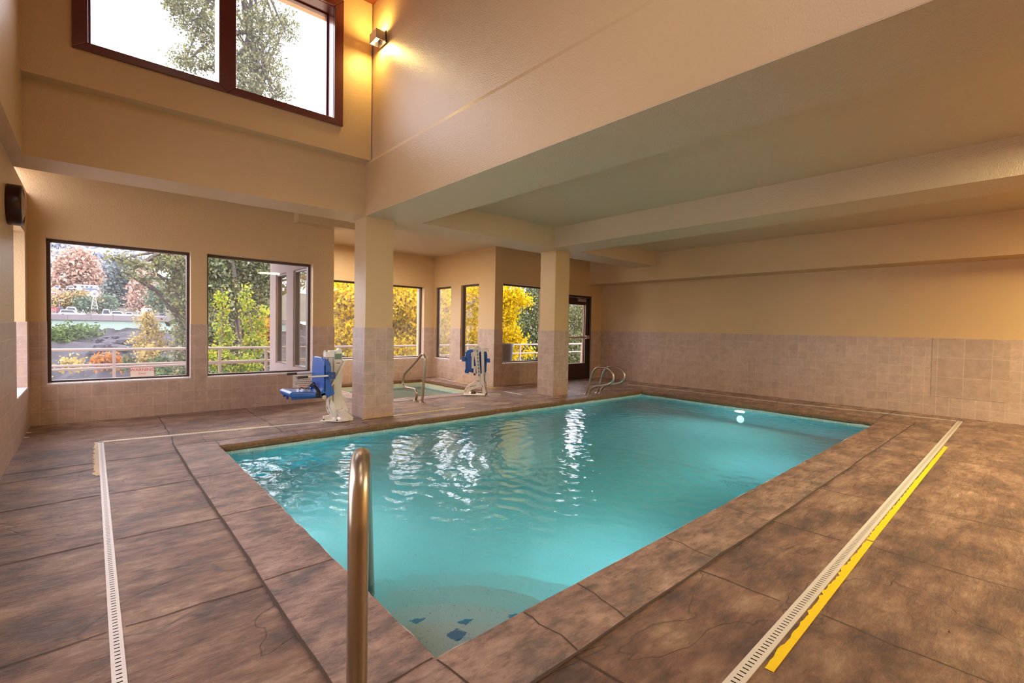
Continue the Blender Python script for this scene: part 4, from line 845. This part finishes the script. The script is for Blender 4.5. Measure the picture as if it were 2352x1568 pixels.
fill_fitting((5.6,-0.9,2.985),0.12,0.12,60,(1.0,0.86,0.62),'added small round fill spot in the first recess behind the camera')  # added spot, brightens the right deck from out of view
# ------------------------------------------------------------------ outside
o=MB().box((XL-2.5,-4,-0.50),(XL-WT,YB+WT,-0.38)).box((XL-6,YB+WT,-0.50),(18,12.15,-0.38)).build('terrace_floor',simple('pale terrace concrete',(0.46,0.43,0.41),0.8,noise=0.08,nscale=3)); o['kind']='structure'  # colour kept pale to bounce daylight up into the nook
rl=empty('terrace_railing',(0,12.05,-0.38),0,'tan metal terrace railing running past all the windows','railing')
mb=MB(); mb.tube([(-7,0,1.07),(20,0,1.07)],0.028,12); mb.build('top_rail',M['railp'],rl)
MB().tube([(-7,0,0.775),(20,0,0.775)],0.022,12).build('middle_rail',M['railp'],rl)
MB().tube([(-7,0.12,0.66),(-0.2,0.12,0.70),(4.2,0.12,0.76)],0.022,12).build('lower_rail',M['railp'],rl)
MB().tube([(2.0,0.12,0.40),(5.0,0.12,0.56),(9.5,0.12,0.60)],0.022,12).build('lower_rail',M['railp'],rl)
posts=[at(p,820,12.05).x for p in (262,505,611,960,1073,1194.5,1335)]+[-3.0,16.5]
for x in posts: MB().box((x-0.025,-0.02,0.0),(x+0.025,0.03,1.05)).build('post',M['railp'],rl)
# planter seen through the window right of the nook
p=at(1166,826,9.6); pt=empty('planter',(p.x-0.08,9.6,-0.38),0,'tall dark grey tapered planter outside the window right of the nook','planter')
MB().lathe([(0.0,0.0),(0.14,0.0),(0.165,0.5),(0.20,1.10),(0.215,1.21),(0.205,1.215),(0.19,1.10)],(0,0,0),2,40).build('pot',M['greypl'],pt)
# terrain
def terr(name,rows,mat,x0,x1,nx,amp,ln=0.0,kind='structure'):
    mb=MB(); R=len(rows)-1; 
    ph=rng.normal(0,1,(R+1,nx+1))*amp
    vs=[(x0+(x1-x0)*i/nx, rows[j][0], rows[j][1]+ph[j][i]) for j in range(R+1) for i in range(nx+1)]
    mb.add(vs,[(j*(nx+1)+i,j*(nx+1)+i+1,(j+1)*(nx+1)+i+1,(j+1)*(nx+1)+i) for j in range(R) for i in range(nx)],False)
    o=mb.build(name,mat); o['kind']=kind; return o
terr('ground_near',[(12.3,-1.2),(16,-2.2),(22,-3.8),(30,-6.0),(45,-8.5),(60,-10)],M['ground'],-60,160,120,0.12)
terr('river',[(55,-9.3),(105,-9.3)],M['river'],-120,500,4,0)
terr('ground_bank',[(98,-10),(104,-8.0),(110,-6.6),(117,-5.0),(124,-3.6),(131,-2.8),(138,-2.0),(145,-1.4),(152,-0.8),(165,1.0)],M['rock'],-60,420,260,0.5)
terr('ground_far',[(160,1.9),(200,4),(260,9),(300,14.2),(318,14.6),(360,18),(450,26),(600,40)],M['ground'],-160,700,90,0.5)
# bridge
br=empty('road_bridge',(0,150,0),0,'road bridge with pale green steel girder and weathered concrete parapet across the valley','bridge')
xa,xb=-40,40
MB().box((xa,-0.2,-0.95),(xb,0.2,1.15)).box((xa,-0.5,-1.05),(xb,0.5,-0.93)).box((xa,-0.5,1.12),(xb,0.5,1.22)).build('girder',M['girder'],br)
MB().box((xa,-0.5,1.22),(xb,14,1.9)).build('deck',M['asphalt'],br)
mb=MB(); x=xa
while x<xb: mb.box((x,-0.7,1.22),(x+3.96,-0.35,2.45+random.uniform(-0.02,0.02))); x+=4.0
mb.build('parapet',M['parapet'],br)
mb=MB(); x=xa
while x<xb: mb.box((x+0.1,-0.7,2.46),(x+3.0,-0.4,2.60)); x+=4.0
mb.build('parapet_cap',M['carw'],br)
MB().box((xa,13.6,1.9),(xb,14,2.9)).build('parapet',M['asphalt'],br)
MB().box((18,-1,-12),(22,12,1.2)).build('pier',M['parapet'],br)
def car(px0,px1,Y,H,mat,label,style=0,z0=1.9,grp='cars queuing on the bridge',name='car'):
    a_=at(px0,715,Y).x; b_=at(px1,715,Y).x; L_=b_-a_; e=empty(name,((a_+b_)/2,Y,z0),0,label,'car',grp)
    h=L_/2; prof={0:[(-h,0.35),(-h,0.85),(-h*0.9,1.0),(-h*0.80,H*0.97),(-h*0.6,H),(h*0.25,H),(h*0.45,H*0.92),(h*0.62,1.0),(h*0.95,0.85),(h,0.6),(h,0.35)],
      1:[(-h,0.35),(-h,H*0.95),(-h*0.95,H),(h*0.55,H),(h*0.72,1.1),(h*0.95,0.95),(h,0.7),(h,0.35)],
      2:[(-h,0.35),(-h,0.95),(-h*0.1,1.0),(-h*0.05,H*0.98),(h*0.35,H),(h*0.6,1.05),(h*0.95,0.95),(h,0.6),(h,0.35)]}[style]
    MB().prism(prof,1,-0.9,0.9).build('body',mat,e,bevel=0.08)
    wn={0:[(-h*0.78,1.0),(-h*0.70,H*0.92),(h*0.25,H*0.92),(h*0.5,1.0)],1:[(-h*0.1,1.1),(-h*0.1,H*0.88),(h*0.5,H*0.88),(h*0.62,1.1)],2:[(0.0,1.02),(0.02,H*0.9),(h*0.3,H*0.9),(h*0.5,1.05)]}[style]
    MB().prism(wn,1,-0.92,-0.89).build('side_window',M['cargl'],e)
    for s_ in (-0.62,0.62): MB().lathe([(0,-0.12),(0.33,-0.12),(0.36,-0.06),(0.36,0.12),(0,0.12)],(s_*h,-0.85,0.36),1,18).build('wheel',M['tyre'],e)
    return e
M['cardk']=simple('dark car paint',(0.06,0.06,0.09),0.3); M['carsl']=simple('silver car paint',(0.40,0.41,0.44),0.3)
car(134,186,153,1.65,M['carw'],'white hatchback on the bridge above the left of the girder')
car(150,184,158.5,2.45,M['carw'],'white people carrier behind the white hatchback on the bridge',0)
car(128,152,158.5,2.35,M['cardk'],'dark car at the left end of the bridge queue',0)
car(182,197,156.5,1.8,M['carsl'],'silver pickup just right of the white hatchback on the bridge',2)
car(234,258,157,2.1,M['carw'],'white sport utility car right of the windmill on the bridge',0)
car(252,291,153,1.6,M['carw'],'white estate car nearest the parapet, right of the windmill',0)
car(287,309,154,1.45,M['carsl'],'low silver car between the estate car and the white van',0)
car(309,326,153,1.75,M['carw'],'white car just left of the white van',2)
car(325,354,156,2.7,M['carw'],'large white box van at the right of the bridge queue',1,name='van')
car(364,383,154,1.5,M['cardk'],'dark car at the right end of the bridge, half behind leaves',0)
e=empty('crash_barrier',(at(118,705,156).x,156,1.9),0,'red crowd barrier at the left end of the bridge','barrier')
mb=MB(); mb.box((-0.1,0,2.0),(1.3,0.06,2.12)).box((-0.1,0,1.2),(1.3,0.06,1.3))
for k in range(7): mb.box((-0.1+k*0.22,0,1.2),(-0.02+k*0.22,0.06,2.0 if k%6 else 2.0))
mb.box((-0.1,0,0),(-0.02,0.06,1.2)).box((1.22,0,0),(1.3,0.06,1.2))
mb.build('barrier_frame',M['redfence'],e)
# motorhome and parked car on the upper road
a_=at(176,664,300); b_=at(228,664,300); L_=b_.x-a_.x; zb=at(200,668.5,300).z
e=empty('motorhome',((a_.x+b_.x)/2,300,zb-0.6),0,'white motorhome with grey stripes on the upper road above the windmill','motorhome')
MB().prism([(-L_/2,0.6),(-L_/2,2.6),(-L_/2-1.0,3.2),(-L_/2-1.2,3.5),(L_/2,3.5),(L_/2,0.6)],1,-1.2,1.2).build('body',M['rvw'],e,bevel=0.08)
MB().box((-L_*0.25,-1.24,1.0),(L_*0.42,-1.2,2.0)).build('stripe',M['rvb'],e)
for u in (-0.30,-0.1,0.1): MB().box((L_*u,-1.25,2.2),(L_*(u+0.10),-1.2,2.9)).build('side_window',M['cargl'],e)
MB().box((L_*0.08,-1.26,0.7),(L_*0.14,-1.2,2.8)).build('door',M['rvb'],e)
for u in (-0.35,0.25): MB().lathe([(0,-0.1),(0.42,-0.1),(0.42,0.1),(0,0.1)],(L_*u,-1.15,0.42),1,16).build('wheel',M['tyre'],e)
car(125,141,300,1.7,M['carw'],'pale car on the upper road left of the motorhome',0,z0=at(133,665,300).z,grp=None)
car(152,176,298,1.7,M['carw'],'white car directly behind the motorhome on the upper road',0,z0=at(165,666,298).z,grp=None)
# windmill
b_=at(217,711,168); t_=at(217,678,168); e=empty('windmill',(b_.x,168,b_.z),0,'small white garden windmill with many blades beyond the bridge','windmill'); Hh=t_.z-b_.z
mb=MB()
for sx,sy in ((-1,-1),(1,-1),(1,1),(-1,1)): mb.bar((sx*0.65,sy*0.65,0),(sx*0.15,sy*0.15,Hh),0.10,0.10)
for k in range(4):
    z=Hh*(k+0.3)/4.3; r_=0.65-0.5*z/Hh
    for A_,B_ in (((-r_,-r_),(r_,-r_)),((r_,-r_),(r_,r_)),((r_,r_),(-r_,r_)),((-r_,r_),(-r_,-r_))): mb.bar((*A_,z),(*B_,z),0.06,0.06)
    mb.bar((-r_,-r_,z),(r_*0.8,-r_*0.8,z+Hh*0.2),0.05,0.05)
mb.build('tower',M['mill'],e)
mb=MB(); Rw=0.95
for k in range(18):
    t=2*PI*k/18; c_,s_=math.cos(t),math.sin(t); t2=t+0.25; c2_,s2_=math.cos(t2),math.sin(t2)
    mb.add([(c_*0.3,-0.2,Hh+0.4+s_*0.3),(c2_*0.3,-0.23,Hh+0.4+s2_*0.3),(c2_*Rw,-0.3,Hh+0.4+s2_*Rw),(c_*Rw,-0.22,Hh+0.4+s_*Rw)],[(0,1,2,3)])
o=mb.build('blade_wheel',M['mill'],e); md=o.modifiers.new('s','SOLIDIFY'); md.thickness=0.03
MB().lathe([(0.30,-0.22),(0.22,-0.3),(0,-0.32)],(0,0,Hh+0.4),1,16).build('hub',M['asphalt'],e)
MB().prism([(-0.2,Hh+0.35),(-1.1,Hh-0.25),(-1.6,Hh-0.1),(-1.3,Hh+0.35),(-0.9,Hh+0.3)],1,0.2,0.24).build('tail',M['mill'],e)
for px,py in ((117,672),(136,690)):
    t_=at(px,py,165); b_=at(px,710,165); e=empty('street_lamp',(b_.x,165,b_.z),0,{117:'tall grey street lamp at the far left behind the bridge',136:'shorter street lamp post just right of the tall one'}[px],'street lamp')
    MB().tube([(0,0,0),(0,0,t_.z-b_.z)],0.09,8).build('pole',M['parapet'],e)
    MB().box((-0.1,-0.1,t_.z-b_.z),(0.9,0.1,t_.z-b_.z+0.2)).build('lamp_head',M['mill'],e)
# ------------------------------------------------------------------ trees
def leaves(blobs, n, size, name, mat, parent, aspect=0.62):
    # blobs: centre, radii, weight
    wts=np.array([b[2] if len(b)>2 else b[1][0]*b[1][2] for b in blobs],float); wts/=wts.sum()
    idx=rng.choice(len(blobs),n,p=wts)
    C_=np.array([b[0] for b in blobs])[idx]; R_=np.array([b[1] for b in blobs])[idx]
    d=rng.normal(0,1,(n,3)); d/=np.linalg.norm(d,axis=1,keepdims=True); rad=rng.random(n)**0.45
    # clumping: leaves gather on twigs
    P=C_+d*R_*rad[:,None]
    k=max(8,n//9); ctr=P[rng.choice(n,k)]; ci=rng.integers(0,k,n); mask=rng.random(n)<0.75
    P=np.where(mask[:,None], ctr[ci]+rng.normal(0,1,(n,3))*size*1.0, P)
    a=rng.normal(0,1,(n,3)); a[:,2]-=0.4; a/=np.linalg.norm(a,axis=1,keepdims=True)
    b=np.cross(a,rng.normal(0,1,(n,3))); b/=np.linalg.norm(b,axis=1,keepdims=True); c=np.cross(a,b)
    s=size*rng.uniform(0.6,1.25,(n,1))
    V=np.stack([P-a*s*0.5, P+b*s*aspect*0.5+c*s*0.06-a*s*0.08, P+a*s*0.5, P-b*s*aspect*0.5+c*s*0.06-a*s*0.08],1).reshape(-1,3)
    me=bpy.data.meshes.new(name); me.vertices.add(4*n); me.vertices.foreach_set('co',V.ravel()); me.loops.add(4*n); me.loops.foreach_set('vertex_index',np.arange(4*n))
    me.polygons.add(n); me.polygons.foreach_set('loop_start',np.arange(n)*4); me.polygons.foreach_set('loop_total',np.full(n,4)); me.update(calc_edges=True)
    me.materials.append(mat); o=bpy.data.objects.new(name,me); link(o,parent); return o
def pxblob(px,py,rx,ry,Y,dy=None,w=None):
    c=at(px,py,Y); ux=(at(px+1,py,Y)-c).length; uz=(at(px,py-1,Y)-c).length
    return (np.array(c),np.array([rx*ux,(dy if dy else rx*ux*0.8),ry*uz]),w if w else rx*ry)
def tree(label, blobs, n, size, mat, trunk=None, name='tree', cat='tree', group=None, tr=0.15, branches=0):
    base=np.array(trunk[0]) if trunk else np.array([blobs[0][0][0],blobs[0][0][1],blobs[0][0][2]-blobs[0][1][2]])
    e=empty(name,tuple(base),0,label,cat,group)
    bl=[(b[0]-base,b[1],b[2]) for b in blobs]
    leaves(bl,n,size,'foliage',mat,e)
    if trunk:
        pts=[Vector(np.array(p)-base) for p in trunk]
        mb=MB(); P=smooth_path(pts,4); mb.tube(P,[tr*(1-0.75*i/len(P)) for i in range(len(P))],10)
        for k in range(branches):
            b=bl[k%len(bl)]; st=P[random.randrange(len(P)//4,len(P))]; tgt=Vector(b[0]+rng.normal(0,0.35,3)*b[1])
            md=st.lerp(tgt,0.5)+Vector((0,0,0.12*(tgt-st).length)); q=smooth_path([st,md,tgt],4); mb.tube(q,[tr*0.35*(1-0.8*i/len(q)) for i in range(len(q))],6,False)
        mb.build('trunk',M['bark'],e)
    return e
B=pxblob
def tp(*pts): return [tuple(at(*p)) for p in pts]
# far side of the valley
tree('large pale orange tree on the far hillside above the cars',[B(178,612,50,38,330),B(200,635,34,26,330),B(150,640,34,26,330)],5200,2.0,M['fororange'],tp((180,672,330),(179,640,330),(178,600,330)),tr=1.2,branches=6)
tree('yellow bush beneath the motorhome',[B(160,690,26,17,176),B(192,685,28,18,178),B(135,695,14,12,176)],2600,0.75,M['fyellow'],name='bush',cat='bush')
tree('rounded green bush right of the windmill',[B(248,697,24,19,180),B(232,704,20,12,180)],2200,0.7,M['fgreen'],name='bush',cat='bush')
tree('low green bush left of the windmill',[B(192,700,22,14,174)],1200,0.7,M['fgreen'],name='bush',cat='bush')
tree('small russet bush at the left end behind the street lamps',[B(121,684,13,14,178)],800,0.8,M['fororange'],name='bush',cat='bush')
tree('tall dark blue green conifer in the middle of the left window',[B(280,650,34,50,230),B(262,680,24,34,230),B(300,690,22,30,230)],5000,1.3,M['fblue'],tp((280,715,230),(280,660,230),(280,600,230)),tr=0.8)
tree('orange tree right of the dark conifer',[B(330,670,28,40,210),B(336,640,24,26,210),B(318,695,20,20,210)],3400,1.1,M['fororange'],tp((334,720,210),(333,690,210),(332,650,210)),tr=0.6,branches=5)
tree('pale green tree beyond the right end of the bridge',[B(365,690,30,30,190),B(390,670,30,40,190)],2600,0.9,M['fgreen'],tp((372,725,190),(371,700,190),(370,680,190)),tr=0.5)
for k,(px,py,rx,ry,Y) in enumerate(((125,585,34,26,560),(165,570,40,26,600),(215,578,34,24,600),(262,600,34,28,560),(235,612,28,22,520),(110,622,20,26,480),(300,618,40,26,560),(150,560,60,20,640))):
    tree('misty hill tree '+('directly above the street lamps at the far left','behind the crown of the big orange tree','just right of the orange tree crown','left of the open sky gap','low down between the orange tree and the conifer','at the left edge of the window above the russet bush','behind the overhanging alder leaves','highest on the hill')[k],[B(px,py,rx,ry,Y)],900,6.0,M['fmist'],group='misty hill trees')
tree('green brambles hanging over the far bank under the bridge',[B(150,775,44,20,134,3),B(190,768,36,12,138,3),B(120,790,26,22,130,3)],5200,0.8,M['bankgreen'],name='bramble',cat='bramble')
# rocks on the bank
rocks=[]
for k in range(46):
    px=random.uniform(205,400); py=random.uniform(772,838); Y=118-(py-800)*0.35+random.uniform(-3,3); c=at(px,py,Y)
    r_=random.uniform(0.5,1.3); mb=MB(); vs=[]; 
    import bmesh
    bm=bmesh.new(); bmesh.ops.create_icosphere(bm,subdivisions=1,radius=r_)
    for v in bm.verts: v.co=Vector((v.co.x*1.3,v.co.y,v.co.z*0.75))*random.uniform(0.75,1.15)
    me=bpy.data.meshes.new('boulder'); bm.to_mesh(me); bm.free(); me.materials.append(M['boulder'] if 'boulder' in M else M.setdefault('boulder',simple('grey boulder',(0.04,0.037,0.046),0.9,noise=0.4,nscale=1)))
    o=bpy.data.objects.new('boulder',me); o.location=c; link(o); tag(o,'grey boulder on the dark bank below the bridge','rock','boulders on the far bank')
# near slope
tree('slender pale yellow birch in front of the bridge',[B(338,735,22,22,34),B(348,765,26,20,34),B(318,785,20,14,34),B(372,790,16,14,34),B(335,800,22,18,34)],1500,0.17,M['byellow'],tp((338,880,34),(338,820,34),(339,770,34),(336,715,34)),tr=0.06,branches=14)
tree('orange shrub behind the railing in the left window',[B(250,828,22,7,24),B(232,833,16,5,24),B(268,834,10,5,24)],900,0.14,M['lorange'],name='shrub',cat='shrub')
tree('small yellow shrub low in the left window',[B(160,836,16,5,26),B(182,838,12,4,26)],420,0.14,M['byellow'],name='shrub',cat='shrub')
tree('yellow shrub beneath the slender birch',[B(340,822,20,22,22),B(348,848,22,16,22)],1500,0.12,M['byellow'],name='shrub',cat='shrub')
tree('green shrub between the orange and yellow shrubs',[B(300,838,20,12,22),B(375,840,22,20,21),B(395,860,30,20,19)],2400,0.12,M['bankgreen'],name='shrub',cat='shrub')
tree('big alder whose branches hang over the right half of the left window',[B(412,640,22,55,16),B(425,710,20,60,16.5),B(418,790,22,55,16.5),B(372,604,38,13,15.5,None,500),B(318,606,40,9,15,None,260),B(268,592,24,6,15,None,90),B(335,640,22,7,15.5,None,120),B(300,628,14,5,15.5,None,50),B(405,600,40,22,16),B(432,830,30,50,16.5),B(385,670,16,24,16,None,200)],7200,0.10,M['lsky'],tp((452,900,17),(450,760,17),(446,620,17),(440,500,17)),tr=0.2,branches=26)
# mass behind the second window
tree('dark ivy covered tree filling the second window',[B(500,640,36,64,21),B(530,720,44,80,20.5),B(590,650,48,70,21),B(600,760,44,70,20.5),B(500,790,44,60,20),B(560,840,60,40,19.5),B(560,610,60,36,21.5)],26000,0.15,M['lgreen'],tp((520,900,22),(516,760,22),(512,600,22),(520,480,22)),tr=0.4,branches=20)
tree('dark hillside trees closing the gap behind the ivy covered tree',[B(540,700,150,120,34,4),B(660,720,120,120,34,4)],9000,0.42,M['lgreen'],tp((560,900,35),(560,760,35),(560,560,35)),tr=0.5)
tree('yellow green young maple with a pointed top, left spire',[B(508,692,3,22,14,None,90),B(511,728,6,20,14,None,180),B(517,772,15,26,14,None,450),B(503,825,26,26,13.6,None,900)],3000,0.085,M['llime'],tp((515,900,14),(514,780,14),(509,665,14)),tr=0.04,branches=14)
tree('yellow green young maple with a pointed top, right spire',[B(564,674,2,14,14.2,None,60),B(567,700,6,14,14.2,None,140),B(571,742,10,22,14.2,None,260),B(583,792,24,24,14,None,700),B(558,838,34,20,13.6,None,800),B(604,718,4,10,14.2,None,60),B(599,747,7,16,14.2,None,130)],3800,0.085,M['llime'],tp((572,900,14.2),(572,780,14.2),(565,660,14.2)),tr=0.04,branches=16)
tree('orange leafed maple branch beside the outer nook wall',[B(615,765,14,20,15),B(622,745,10,10,15),B(630,785,14,14,15)],900,0.12,M['lorange'],tp((634,900,15),(632,800,15),(625,750,15)),tr=0.04,branches=5)
# tall thin tree in the high window
tree('tall alder with sparse leaves in the high window',[B(455,50,60,60,20),B(520,130,60,60,20),B(430,140,46,34,20),B(600,60,60,60,20),B(615,150,50,60,20),B(660,60,30,36,20),B(560,200,60,44,20),B(640,215,36,22,20),B(470,-60,90,70,20),B(590,-80,100,80,20),B(400,10,30,30,20)],23000,0.105,M['lsky'],tp((575,620,21),(578,420,21),(582,240,21),(586,140,20.5),(560,0,20.5),(555,-140,20.5)),tr=0.26,branches=44)
# golden maple behind the nook
tree('golden maple filling the nook windows',[B(790,690,50,44,14.5),B(800,770,50,40,14.5),B(860,700,60,60,15),B(930,690,50,44,14.5),B(940,760,50,44,15),B(1000,700,50,50,15),B(1030,780,40,40,15),B(1090,690,44,50,15.5),B(1080,770,44,44,15.5),B(900,800,60,24,14.5),B(990,830,50,20,15)],26000,0.13,M['lyel'],tp((914,920,15.6),(914,800,15.6),(918,700,15.6),(935,560,15.6)),tr=0.16,branches=26)
tree('golden maple branches hanging in the window right of the nook',[B(1165,680,36,26,13.5),B(1195,690,26,14,13.5),B(1165,720,22,26,13.5),B(1168,770,26,24,13.5),B(1188,785,18,12,13.3),B(1170,815,26,14,13.5),B(1215,812,10,8,13.3),B(1170,600,34,50,13.8)],9000,0.11,M['lyel'],tp((1150,960,14),(1152,800,14),(1160,680,14)),tr=0.06,branches=12)  # top blob is out of view, added to block sky in pool reflections
tree('second maple trunk with green and gold leaves farther back',[B(960,760,70,60,20),B(1060,720,70,60,20),B(840,760,60,60,20),B(1165,730,40,70,20)],9000,0.2,M['llime'],tp((955,920,20),(955,780,20),(958,600,20)),tr=0.28,branches=8)
tree('dark green ivy tree at the right of the window right of the nook',[B(1225,690,36,50,18),B(1220,770,36,60,18),B(1250,720,30,80,19),B(1270,790,40,60,18),B(1225,600,44,60,18),B(1240,500,50,70,18)],20000,0.13,M['lgreen'],tp((1240,920,19),(1240,760,19),(1238,600,19)),tr=0.35,branches=10)  # the two highest blobs are unseen, added to darken the water's reflection
tree('green and yellow tree seen through the glass door',[B(1330,740,30,60,18),B(1325,800,30,40,17.5),B(1345,690,26,30,18.5)],8000,0.12,M['lsky'],tp((1345,960,19),(1343,780,19),(1340,600,19)),tr=0.2,branches=8)
tree('grey green hillside trees behind the garden',[B(1000,770,260,150,36,4),B(1300,770,220,150,36,4),B(800,770,180,140,36,4)],22000,0.55,M['lgreen'],tp((1100,920,39),(1100,780,39),(1100,600,39)),tr=0.6)
